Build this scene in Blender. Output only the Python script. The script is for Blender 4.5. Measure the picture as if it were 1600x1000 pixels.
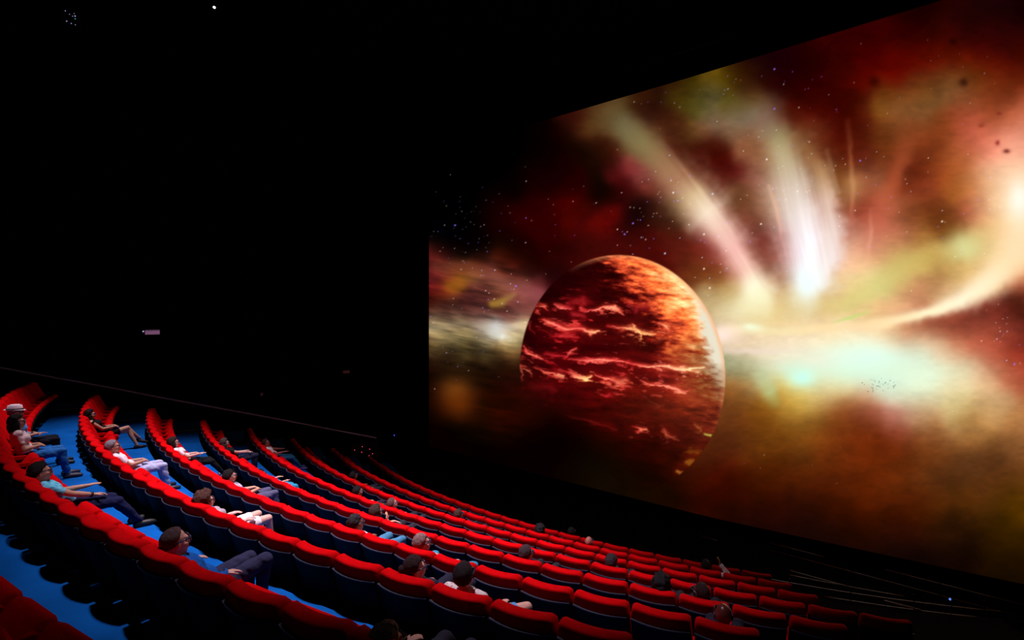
import bpy, math, numpy as np
from mathutils import Vector, Matrix
scene = bpy.context.scene
for o in list(bpy.data.objects): bpy.data.objects.remove(o, do_unlink=True)
C = scene.collection
PI = math.pi
# ------------------------------------------------------------------ camera, world, lamps, exposure
W = .58                                   # seat pitch in metres; rows are arcs about the origin, screen towards +Y
CAM = Vector((16.634*W, -53.305*W, 7.6)); YAW = math.radians(40.2)
cd = bpy.data.cameras.new('camera'); cam = bpy.data.objects.new('camera', cd); C.objects.link(cam)
cam.location = CAM; cam.rotation_euler = (PI/2, 0, YAW)
cd.sensor_fit = 'HORIZONTAL'; cd.sensor_width = 36; cd.lens = 36*824.09/1600; cd.shift_y = -9.255/1600; cd.clip_end = 200; cd.clip_start = .05
scene.camera = cam
world = bpy.data.worlds.new('dark_hall'); scene.world = world; world.use_nodes = True
world.node_tree.nodes['Background'].inputs[0].default_value = (.0, .0, .0, 1)
scene.view_settings.view_transform = 'Standard'; scene.view_settings.look = 'None'
scene.view_settings.exposure = 0; scene.view_settings.gamma = 1; scene.view_settings.use_curve_mapping = False
# house spotlights on the ceiling: (x, y, z, aim x, y, z, power, cone deg, radius)
def pol(R, th): return (R*math.sin(th), -R*math.cos(th))
CEIL = 18.5
HOUSE = [(pol(47*W, .015), pol(43.5*W, .0), 10000, 49, .30), (pol(47*W, .13), pol(44.8*W, .12), 10300, 48, .30), (pol(47.5*W, -.15), pol(47.9*W, -.16), 6300, 40, .30)]
LAMP_COL = (1.0, .84, .95)
for i, ((lx, ly), (ax, ay), pw, cone, rad) in enumerate(HOUSE):
    l = bpy.data.lights.new('house_light', 'SPOT'); l.energy = pw; l.spot_size = math.radians(cone); l.spot_blend = 1.0; l.shadow_soft_size = rad; l.color = LAMP_COL
    lo = bpy.data.objects.new('house_light', l); C.objects.link(lo); lo.location = (lx, ly, CEIL-.95)
    lo.rotation_euler = (Vector((ax, ay, 4.2))-lo.location).to_track_quat('-Z', 'Y').to_euler()

# ------------------------------------------------------------------ helpers
def N(nt, t, **k):
    n = nt.nodes.new(t)
    for a, v in k.items(): setattr(n, a, v)
    return n
_m = {}
def mat(name, col, rough=.8, spec=.2, metal=0, var=.12, scale=30, bump=0, emit=0, pattern=None, col2=None, coat=0):
    if name in _m: return _m[name]
    m = bpy.data.materials.new(name); m.use_nodes = True; nt = m.node_tree; b = nt.nodes['Principled BSDF']
    b.inputs['Roughness'].default_value = rough; b.inputs['Specular IOR Level'].default_value = spec; b.inputs['Metallic'].default_value = metal
    tc = N(nt, 'ShaderNodeTexCoord'); nz = N(nt, 'ShaderNodeTexNoise'); nz.inputs['Scale'].default_value = scale; nz.inputs['Detail'].default_value = 4
    nt.links.new(tc.outputs['Object'], nz.inputs['Vector'])
    r = N(nt, 'ShaderNodeValToRGB'); e = r.color_ramp.elements
    lo = [c*(1-var) for c in col]; hi = [min(1, c*(1+var)) for c in col]
    e[0].position = .3; e[0].color = (*lo, 1); e[1].position = .7; e[1].color = (*hi, 1)
    nt.links.new(nz.outputs['Fac'], r.inputs['Fac']); out = r.outputs['Color']
    if pattern:
        if pattern == 'stripe':
            p = N(nt, 'ShaderNodeTexWave', wave_type='BANDS', bands_direction='Z'); p.inputs['Scale'].default_value = 9; fac = p.outputs['Fac']; nt.links.new(tc.outputs['Object'], p.inputs['Vector'])
        elif pattern == 'plaid':
            p = N(nt, 'ShaderNodeTexWave', wave_type='BANDS', bands_direction='X'); p.inputs['Scale'].default_value = 8
            p2 = N(nt, 'ShaderNodeTexWave', wave_type='BANDS', bands_direction='Z'); p2.inputs['Scale'].default_value = 8
            mx = N(nt, 'ShaderNodeMath', operation='MULTIPLY'); nt.links.new(tc.outputs['Object'], p.inputs['Vector']); nt.links.new(tc.outputs['Object'], p2.inputs['Vector'])
            nt.links.new(p.outputs['Fac'], mx.inputs[0]); nt.links.new(p2.outputs['Fac'], mx.inputs[1]); fac = mx.outputs[0]
        else:
            p = N(nt, 'ShaderNodeTexVoronoi'); p.inputs['Scale'].default_value = 32; nt.links.new(tc.outputs['Object'], p.inputs['Vector'])
            cr = N(nt, 'ShaderNodeValToRGB'); cr.color_ramp.elements[0].position = .25; cr.color_ramp.elements[1].position = .4; nt.links.new(p.outputs['Distance'], cr.inputs['Fac']); fac = cr.outputs['Color']
        mi = N(nt, 'ShaderNodeMixRGB'); nt.links.new(fac, mi.inputs['Fac']); nt.links.new(out, mi.inputs['Color1']); mi.inputs['Color2'].default_value = (*col2, 1); out = mi.outputs['Color']
    nt.links.new(out, b.inputs['Base Color'])
    if bump:
        nb = N(nt, 'ShaderNodeTexNoise'); nb.inputs['Scale'].default_value = scale*6; nt.links.new(tc.outputs['Object'], nb.inputs['Vector'])
        bp = N(nt, 'ShaderNodeBump'); bp.inputs['Strength'].default_value = bump; bp.inputs['Distance'].default_value = .01
        nt.links.new(nb.outputs['Fac'], bp.inputs['Height']); nt.links.new(bp.outputs['Normal'], b.inputs['Normal'])
    if emit: b.inputs['Emission Color'].default_value = (*col, 1); b.inputs['Emission Strength'].default_value = emit
    _m[name] = m; return m
def mesh(name, V, F, m, smooth=False):
    me = bpy.data.meshes.new(name); me.from_pydata([tuple(v) for v in V], [], F); me.materials.append(m)
    if smooth: me.polygons.foreach_set('use_smooth', [True]*len(me.polygons))
    me.update(); return me
def obj(name, me, parent=None, loc=None, rz=None):
    o = bpy.data.objects.new(name, me); C.objects.link(o)
    if parent is not None: o.parent = parent
    if loc is not None: o.location = loc
    if rz is not None: o.rotation_euler = (0, 0, rz)
    return o
def tag(o, label=None, cat=None, group=None, kind=None):
    if label: o['label'] = label
    if cat: o['category'] = cat
    if group: o['group'] = group
    if kind: o['kind'] = kind
    return o
class MB:
    def __init__(s): s.V = []; s.F = []
    def add(s, V, F):
        k = len(s.V); s.V += [tuple(v) for v in V]; s.F += [tuple(i+k for i in f) for f in F]; return s
    def box(s, a, b, rz=0, c=(0, 0, 0)):
        V = [(x, y, z) for x in (a[0], b[0]) for y in (a[1], b[1]) for z in (a[2], b[2])]
        if rz: V = [(c[0]+(x-c[0])*math.cos(rz)-(y-c[1])*math.sin(rz), c[1]+(x-c[0])*math.sin(rz)+(y-c[1])*math.cos(rz), z) for x, y, z in V]
        return s.add(V, [(0, 1, 3, 2), (4, 6, 7, 5), (0, 4, 5, 1), (2, 3, 7, 6), (0, 2, 6, 4), (1, 5, 7, 3)])
    def tube(s, pts, r, n=8):
        pts = [Vector(p) for p in pts]; V = []; F = []
        for i, p in enumerate(pts):
            d = (pts[min(i+1, len(pts)-1)]-pts[max(i-1, 0)]).normalized(); a = d.cross(Vector((0, 0, 1)) if abs(d.z) < .9 else Vector((1, 0, 0))).normalized(); b = d.cross(a)
            V += [p+a*(r*math.cos(2*PI*k/n))+b*(r*math.sin(2*PI*k/n)) for k in range(n)]
        for i in range(len(pts)-1):
            for k in range(n): F.append((i*n+k, i*n+(k+1) % n, (i+1)*n+(k+1) % n, (i+1)*n+k))
        F.append(tuple(range(n-1, -1, -1))); F.append(tuple(range((len(pts)-1)*n, len(pts)*n)))
        return s.add(V, F)
    def lathe(s, prof, n=16, M=None):
        V = []; F = []
        for r, z in prof: V += [Vector((r*math.cos(2*PI*k/n), r*math.sin(2*PI*k/n), z)) for k in range(n)]
        if M is not None: V = [M @ v for v in V]
        for i in range(len(prof)-1):
            for k in range(n): F.append((i*n+k, i*n+(k+1) % n, (i+1)*n+(k+1) % n, (i+1)*n+k))
        F.append(tuple(range(n-1, -1, -1))); F.append(tuple(range((len(prof)-1)*n, len(prof)*n)))
        return s.add(V, F)
    def mesh(s, name, m, smooth=False): return mesh(name, s.V, s.F, m, smooth)
def sweep(ring, stations):
    """ring of (y, z) swept along x; stations = (x, dy, dz, shrink)"""
    n = len(ring); cy = sum(p[0] for p in ring)/n; cz = sum(p[1] for p in ring)/n; V = []; F = []
    for x, dy, dz, k in stations: V += [(x, cy+(y-cy)*k+dy, cz+(z-cz)*k+dz) for y, z in ring]
    for i in range(len(stations)-1):
        for j in range(n): F.append((i*n+j, (i+1)*n+j, (i+1)*n+(j+1) % n, i*n+(j+1) % n))
    F.append(tuple(range(n))); F.append(tuple(range(len(stations)*n-1, (len(stations)-1)*n-1, -1)))
    return V, F
M_red = mat('red_plush', (.56, .0012, .0034), .9, .03, var=.10, scale=14, bump=.15)
M_shell = mat('dark_back_shell', (.004, .004, .0065), .7, .08, var=.2, scale=8)
M_metal = mat('black_seat_frame', (.008, .008, .010), .5, .4, scale=20)
M_carpet = mat('blue_carpet', (.0035, .092, .37), .95, .03, var=.22, scale=1.6, bump=.35)
M_black = mat('black_acoustic_wall', (.0022, .0022, .0026), 1, 0, scale=4)
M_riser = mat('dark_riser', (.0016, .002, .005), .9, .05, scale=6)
M_strip = mat('aisle_edge_strip', (.30, .26, .22), .6, .3, scale=20)
M_steel = mat('brushed_steel_rail', (.42, .40, .52), .32, .5, metal=.9, scale=40)
# ------------------------------------------------------------------ the hall: tiers, walls, ceiling
HB = .92                                                   # seat back height above its own tier
RR = {n: (47.1623-(n-3)*2.26906)*W for n in range(-1, 10)}; RR[1] = 51.78*W
ZT = {n: CAM.z-(4.8151+(n-3)*.834336)*W for n in range(-1, 10)}; ZT[1] = CAM.z-3.19*W; ZT[0] -= .18
FL = {n: ZT[n]-HB for n in ZT}
T_L, T_R = -.343-1.55/26, .36+.10                          # carpeted tiers run past the row ends into the aisles
def arc(R, t0, t1, n): return [pol(R, t0+(t1-t0)*i/n) for i in range(n+1)]
def tier(n):
    r_out = RR[n]+.03; r_in = (RR[n+1]+.03) if n < 8 else RR[8]-1.36
    k = 40; z = FL[n]; zb = FL[n+1]-.02 if n < 8 else -.02; te = .375
    def band(t0o, t0i, t1):
        A = arc(r_out, t0o, t1, k); B = arc(r_in, t0i, t1, k); return [(*p, z) for p in A]+[(*p, z) for p in B]+[(*p, zb) for p in B]
    m = k+1; F = [(i, m+i, m+i+1, i+1) for i in range(k)]; Fr = [(m+i, 2*m+i, 2*m+i+1, m+i+1) for i in range(k)]
    V = band(-.343-2.0/r_out, -.343-2.0/r_in, te)
    t = tag(obj('floor', mesh('tier_floor', V, F, M_carpet)), kind='structure')
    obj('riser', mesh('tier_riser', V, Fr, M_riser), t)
    V2 = band(te, te, .56); obj('unlit_aisle_step', mesh('unlit_aisle_step', V2, F, M_riser), t); obj('riser', mesh('aisle_riser', V2, Fr, M_riser), t)  # step-side aisle treads near black: the missing light is put into their colour
    # pale edge strip where the row meets the handrail aisle
    th = -.343-.22/r_out; q0, q1 = pol(r_out-.10, th), pol(r_in+.02, th); d = .045
    obj('edge_strip', mesh('edge_strip', [(q0[0], q0[1], z+.001), (q1[0], q1[1], z+.001), (q1[0]-d, q1[1], z+.001), (q0[0]-d, q0[1], z+.001), (q0[0], q0[1], z+.012), (q1[0], q1[1], z+.012), (q1[0]-d, q1[1], z+.012), (q0[0]-d, q0[1], z+.012)], [(3, 2, 1, 0), (4, 5, 6, 7), (0, 1, 5, 4), (2, 3, 7, 6), (1, 2, 6, 5), (3, 0, 4, 7)], M_strip), t)
    return t
tiers = {n: tier(n) for n in range(-1, 9)}
def box_struct(name, a, b, m=M_black): return tag(obj(name, MB().box(a, b).mesh(name, m)), kind='structure')
YS = -11.66                                                # screen plane
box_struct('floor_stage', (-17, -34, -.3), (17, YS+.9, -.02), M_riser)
box_struct('ceiling', (-17, -36, CEIL), (17, YS+.9, CEIL+.3))
box_struct('wall_front', (-17, YS+.6, -.3), (17, YS+.9, CEIL))
box_struct('wall_left', (-17.3, -36, -.3), (-17, YS+.9, CEIL)); box_struct('wall_right', (17, -36, -.3), (17.3, YS+.9, CEIL)); box_struct('wall_back', (-17.3, -36.3, -.3), (17.3, -36, CEIL))
# ------------------------------------------------------------------ the screen and the film on it
S_L, S_R = -12.62, 12.9
def s_top(x): return 8.80+.012*np.maximum(x-2, 0)
def s_bot(x): return -7.28-.09*(1-((x-1.0)/13.)**2)+.028*np.maximum(x-3, 0)
EL = (972.745, 583.494, 185.482, 160.056, -1.70168)
def vnoise(x, y, seed):
    rs = np.random.RandomState(seed); L = rs.rand(64, 64).astype(np.float32)
    xi = np.floor(x).astype(np.int32); yi = np.floor(y).astype(np.int32)
    fx = x - xi; fy = y - yi; fx = fx*fx*(3-2*fx); fy = fy*fy*(3-2*fy)
    a = L[yi & 63, xi & 63]; b = L[yi & 63, (xi+1) & 63]; c = L[(yi+1) & 63, xi & 63]; d = L[(yi+1) & 63, (xi+1) & 63]
    return (a*(1-fx)+b*fx)*(1-fy)+(c*(1-fx)+d*fx)*fy - .5
def fbm(x, y, seed, n=4):
    s = 0; k = 1.0
    for i in range(n):
        s = s + k*vnoise(x*2**i + 7.3*i, y*2**i + 3.1*i, seed+i); k *= .55
    return s
CLOUD = """1440 12 20 0 0,1500 30 40 3 2,1560 20 25 2 3,1620 5 8 0 0,1360 70 50 0 0,1420 60 65 2 0,1480 60 75 6 2,1540 60 65 4 3,1610 60 45 3 3
1180 92 25 2 5,1240 100 28 0 2,1300 100 50 2 0,1350 110 88 2 0,1400 105 112 3 0,1440 100 112 10 0,1480 95 108 20 0,1530 100 95 10 0,1600 100 80 8 0
1080 120 55 40 0,1110 112 95 70 10,1140 120 75 55 0,1170 120 55 25 0,1200 140 40 2 0,1250 150 45 0 0,1300 150 75 3 0,1350 140 95 10 0,1390 145 100 45 5,1440 130 110 60 15,1480 125 125 75 30,1520 120 105 55 10,1560 140 100 35 10,1600 130 100 30 5
905 172 55 15 5,940 165 90 55 25,965 160 95 65 32,1000 140 60 25 5,1035 130 35 10 5,1060 150 60 45 5,1085 160 85 75 25,1115 150 95 85 50,1150 160 85 70 5,1180 155 100 65 20,1200 170 90 60 45,1225 180 70 15 3,1260 170 75 5 0,1300 170 55 3 0,1340 170 70 10 0,1370 165 125 80 25,1410 170 135 85 45,1450 150 120 80 40,1490 140 130 80 45,1520 155 125 65 35,1560 170 165 75 40,1600 170 205 110 80
880 210 25 0 0,905 205 70 30 10,930 200 95 65 30,895 190 45 8 5,980 175 85 55 18,1000 180 60 22 8,1030 180 45 12 6,1050 190 70 30 12,930 225 60 18 5,950 235 65 22 6,1010 215 105 75 42,1035 215 95 45 25,1040 245 130 75 55
700 280 0 0 0,760 260 0 0 0,680 320 0 0 0,730 320 0 0 0,800 300 2 0 0,800 220 0 0 0,850 220 6 0 0,850 280 18 0 0,880 280 40 0 0,890 240 20 2 0,780 335 25 0 0,810 340 55 0 2,850 330 50 0 0,880 320 80 2 0,895 340 78 2 0,860 370 45 0 0,800 370 12 2 0,750 370 2 0 2,700 360 0 2 3,690 393 35 4 3,720 390 8 0 0,760 390 4 0 0,820 395 22 0 0,870 390 45 3 2
675 402 90 25 22,690 410 120 50 35,720 415 110 50 25,750 410 80 25 10,790 407 75 20 5,820 415 30 5 2,850 420 30 2 2,870 440 45 5 10
675 430 120 30 35,700 430 125 60 30,740 435 130 75 50,770 430 120 60 55,800 425 60 15 10,840 438 95 32 32,680 450 75 12 10,705 455 105 42 20,740 455 95 40 40,780 445 120 70 45,810 450 140 75 65,840 458 145 70 75
680 470 65 12 8,720 475 75 30 28,760 475 80 35 28,830 480 105 45 45,675 488 85 55 40,710 490 90 55 45,750 492 120 75 65,800 490 110 55 50,830 490 130 75 65
680 505 150 125 95,720 510 150 130 100,760 510 185 170 150,800 512 200 185 155,815 510 190 165 120,690 521 175 155 105,720 522 150 130 78,750 527 125 110 80,805 530 170 150 100,680 540 105 80 45,720 545 100 80 40,760 548 95 75 40,800 548 120 85 45
690 560 42 24 10,740 562 25 12 3,800 567 38 18 5,770 572 25 10 2,680 600 28 6 0,700 590 18 12 3,740 590 20 8 2,790 600 35 5 2,760 620 35 8 0,790 640 50 8 0,680 640 20 2 0,750 650 30 8 2,680 680 10 1 0,680 705 6 1 0,750 700 3 1 0,800 690 8 1 0,850 720 6 0 0,900 745 12 5 0,950 765 20 10 3,1000 765 22 8 0,1040 785 25 8 0
900 340 70 5 3,940 340 110 8 5,960 350 105 5 3,900 390 60 5 3,950 395 72 8 5,1000 390 80 10 6,1000 330 15 2 2,990 350 20 2 3,1030 330 40 10 5,1050 350 60 25 10,1060 380 95 25 15,1080 400 95 30 15,1100 420 110 50 20,1080 370 90 20 10,1060 330 110 78 48,930 290 10 5 0,940 310 22 2 0,950 250 25 5 0,920 240 25 8 2,905 290 45 2 2,970 290 60 5 5,960 270 72 12 12,985 265 140 50 50,1005 278 140 68 62,1010 295 120 42 33,1030 300 90 25 15,1000 315 60 12 8,1045 290 150 95 75
1060 230 78 18 8,1080 210 90 55 20,1100 200 110 70 40,1120 225 65 15 3,1090 250 60 5 0,1130 250 70 5 0,1110 270 85 15 8,1150 270 80 10 10,1130 290 110 50 35,1150 300 120 75 40,1160 320 105 55 25,1180 280 150 90 70,1190 240 145 90 60,1170 220 140 85 55,1150 200 135 100 70,1120 190 120 95 75,1160 180 110 95 80
1180 350 100 45 25,1190 380 95 30 20,1200 330 160 110 80,1210 390 150 70 55,1205 430 140 80 60,1215 450 170 115 80,1165 352 140 70 60,1120 430 130 65 25,1130 400 150 70 60,1110 380 120 35 30,1130 450 190 150 90,1120 470 190 160 110,1110 345 150 85 70
1310 330 130 60 35,1320 300 150 90 45,1310 270 110 60 25,1330 250 95 30 10,1300 230 85 20 5,1280 210 95 35 15,1260 220 120 60 30,1310 200 70 5 0,1340 210 85 20 5,1350 240 75 15 8,1380 220 110 50 15,1420 210 130 65 30,1460 220 120 50 20,1430 250 100 30 12,1420 280 120 45 20,1440 300 130 55 30,1470 260 140 60 25,1500 250 185 95 45,1530 215 200 95 70,1550 230 225 125 100,1595 220 228 140 115,1520 200 185 80 55,1480 200 130 60 25
1360 280 150 85 55,1350 320 155 60 40,1370 340 170 80 60,1400 330 165 90 60,1420 340 130 60 25,1450 330 115 55 20,1480 330 110 50 20,1500 300 150 85 30,1520 320 175 75 50,1530 290 190 115 65,1550 270 215 150 110,1580 260 235 180 140,1560 310 235 180 130,1595 345 250 215 165,1550 350 215 160 95,1460 350 110 50 15,1480 358 130 75 25,1440 370 165 105 45,1400 370 190 115 80,1350 370 200 120 95,1330 380 205 150 120,1320 350 180 100 75,1310 400 205 150 120,1340 410 235 180 140,1370 400 215 150 105,1400 410 200 165 95,1440 400 205 175 95,1470 410 190 140 75,1500 420 200 160 85,1540 400 205 165 100,1570 390 235 195 140
1460 440 190 135 85,1430 455 195 130 90,1400 440 205 175 105,1360 440 225 205 140,1330 450 220 185 125,1300 460 215 175 120,1280 480 205 165 115,1240 480 220 185 125,1200 490 215 180 120,1160 500 215 190 145,1130 500 210 185 150,1500 440 215 170 120,1480 460 225 180 130,1400 475 215 155 115,1360 485 220 180 120,1540 425 235 195 140,1620 300 245 205 165,1620 400 240 170 115,1620 450 170 75 50
1150 520 230 200 170,1160 545 215 185 155,1200 540 230 205 175,1250 545 240 215 185,1300 535 235 205 160,1350 540 240 225 190,1400 528 215 165 120,1420 518 180 105 70,1450 513 150 70 45,1480 508 150 65 45,1520 502 135 55 40,1560 495 110 38 28,1595 488 55 15 5,1610 520 125 45 35,1570 525 140 58 42,1540 542 185 85 60,1500 538 195 110 75,1460 540 225 175 130,1595 560 150 45 30,1580 585 190 90 60,1610 600 185 85 55
1150 570 160 165 125,1180 585 180 185 140,1150 610 150 90 35,1130 650 115 60 25,1200 655 125 70 15,1240 625 200 150 50,1250 605 215 195 110,1300 615 205 160 90,1300 590 235 215 170,1320 650 150 75 25,1350 650 120 45 20,1400 660 175 92 72,1460 670 165 105 60,1530 670 180 125 65,1600 690 150 95 50,1440 575 220 235 205,1500 580 225 205 160,1560 605 210 170 125,1610 645 190 130 75,1380 605 205 225 200,1420 630 205 205 170,1480 620 210 195 150,1500 640 205 175 110,1350 620 200 130 90,1440 645 200 160 115,1550 640 205 160 105
1105 700 85 35 10,1150 690 90 40 15,1200 690 105 55 10,1260 680 130 75 20,1320 700 105 40 10,1380 710 110 35 5,1450 710 105 50 15,1520 710 110 65 30,1600 730 115 65 30,1080 750 45 8 0,1130 750 75 12 0,1200 745 80 30 0,1260 740 85 32 5,1330 735 95 35 5,1400 740 105 45 10,1470 740 95 50 20,1540 750 95 50 20,1610 760 90 50 10
1060 780 25 5 0,1120 780 45 5 0,1200 780 45 5 2,1280 780 60 15 0,1360 780 85 25 0,1430 790 80 25 0,1500 790 80 40 5,1580 790 85 50 0,1150 815 20 5 2,1250 820 22 5 3,1330 820 40 8 0,1400 820 50 12 2,1480 830 45 20 2,1560 830 65 38 0,1620 830 75 45 0,1300 850 18 5 3,1400 860 20 5 3,1500 870 18 4 2,1600 885 28 13 2,1560 852 42 20 2,1610 910 15 6 0
1700 50 20 0 0,1700 150 120 40 20,1700 250 220 150 110,1700 350 230 160 110,1700 450 150 60 40,1700 550 120 40 30,1700 650 150 90 50,1700 750 90 50 10,1700 850 60 35 0,1700 930 12 5 0,820 640 45 6 2,860 700 8 0 0"""
# streaks: points x y halfwidth r g b alpha
STREAK = ["940 162 15 95 75 40 .4,972 192 15 122 116 80 .75,1005 225 15 140 124 80 .85,1035 252 16 160 122 84 .85,1062 278 19 178 130 95 .85,1084 303 20 222 194 150 .9,1106 332 19 240 218 192 1,1128 362 16 236 190 174 1,1150 392 15 238 182 170 1,1168 422 14 244 198 180 .95,1180 448 15 252 228 198 .95,1183 462 15 255 250 225 .95",
 "1160 172 18 115 100 82 .4,1192 188 18 140 122 105 .6,1214 214 16 172 164 118 .75,1228 250 20 196 184 145 .85,1240 290 25 222 205 188 .9,1252 330 27 240 228 222 .95,1262 370 27 248 238 242 1,1266 405 25 252 246 252 1,1264 440 20 245 252 255 1,1256 466 17 245 245 225 .75",
 "1262 232 7 165 115 66 .4,1282 268 8 198 152 105 .65,1294 312 8 226 196 178 .8,1299 355 9 234 212 202 .85,1296 398 10 242 228 224 .85,1284 438 12 248 244 240 .7",
 "1200 290 2 215 170 140 .5,1212 325 2 228 178 150 .8,1219 352 2 225 165 150 .7,1221 375 2 215 150 140 .3",
 "1325 190 4 120 50 22 .3,1330 245 3 165 90 55 .5,1334 290 3.5 200 135 95 .6,1331 330 3 195 110 85 .5,1327 372 3 190 100 80 .2",
 "1425 200 11 140 62 30 .3,1410 245 11 175 85 48 .6,1396 290 11 190 90 55 .7,1376 335 12 190 95 70 .6,1358 385 14 205 130 105 .4",
 "1362 330 3 205 120 90 .2,1360 360 2.5 225 145 118 .5,1358 385 2.5 232 160 130 .5,1357 405 2 232 165 135 .2",
 "1255 478 14 215 185 120 .4,1320 478 13 215 205 125 .6,1372 448 15 212 205 125 .7,1415 415 15 205 185 105 .7,1462 402 14 200 170 90 .5,1506 386 16 212 208 140 .8,1530 372 14 205 180 110 .4",
 "1300 505 2 190 205 115 .4,1325 499 2 185 218 115 .7,1352 489 2 190 212 118 .5,1362 484 2 200 210 120 .2",
 "1128 517 8 252 225 205 .8,1170 513 5 240 225 185 .8,1220 518 4 245 225 175 .7,1280 513 5 250 220 165 .8,1340 511 6 252 215 165 .8,1400 501 7 253 228 178 .9,1450 489 7 255 238 195 1,1500 469 10 255 240 205 1,1545 442 15 254 232 192 1,1578 410 19 253 222 175 .9,1600 370 22 250 215 170 .8,1625 320 24 250 210 170 .6,1650 260 24 240 190 150 .4",
 "1135 548 4 235 210 195 .5,1180 550 4 240 215 205 .6,1240 548 4 240 215 190 .3",
 "1190 590 9 190 200 150 .5,1202 612 9 182 195 135 .8,1210 628 7 170 165 90 .5",
 "680 416 6 135 62 45 .4,730 415 6 140 72 48 .5,780 438 6 142 78 66 .6,830 458 7 150 76 78 .6,870 470 6 130 60 66 .3",
 "705 448 8 172 105 22 .6,720 440 9 165 100 25 .7,745 432 7 150 95 45 .3",
 "768 474 4 170 128 50 .8,785 472 5 172 132 55 .8,803 460 3 165 120 70 .5",
 "672 512 5 165 150 118 .4,730 505 4 150 130 105 .4,775 512 9 212 215 212 .8,800 512 5 215 200 175 .6,830 508 6 225 195 140 .6",
 "770 520 6 205 205 195 .5,786 526 5 232 232 218 .9,802 528 5 215 195 150 .5",
 "1290 235 2.5 150 95 55 .4,1310 300 3 215 180 150 .2"]
BLOB = ["1180 457 14 17 252 255 232 .95","1192 478 42 26 232 215 140 .45","1162 484 30 14 240 235 195 .5","1594 312 14 20 238 255 252 1","1594 318 45 50 255 232 200 .45","1508 383 22 16 216 216 150 .6",
 "1130 526 16 9 255 230 220 .7","1352 562 62 20 222 255 240 .95","1330 580 60 24 205 250 225 .55","1252 588 17 13 196 255 240 .95","1236 575 24 12 205 240 215 .6","1420 580 60 13 220 240 210 .6","1270 560 50 12 240 232 215 .4","1178 512 10 5 240 250 215 .6",
 "712 610 19 17 140 74 20 .75","716 634 20 15 125 52 4 .6","1262 445 14 20 235 252 255 .8","1333 292 13 18 200 150 95 .5","1385 645 30 10 190 100 85 .4","1505 128 5 5 30 2 0 .6","1490 65 4 3 25 3 0 .75","1523 49 4 3 30 3 0 .6","1365 127 6 6 45 0 0 .7","1571 235 4 2.5 120 45 35 .9","1557 222 3 3 150 50 45 .9","1534 197 3 2 150 55 35 .8","1562 178 3 2 130 40 30 .7","1170 510 6 3 240 255 225 .5"]
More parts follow.
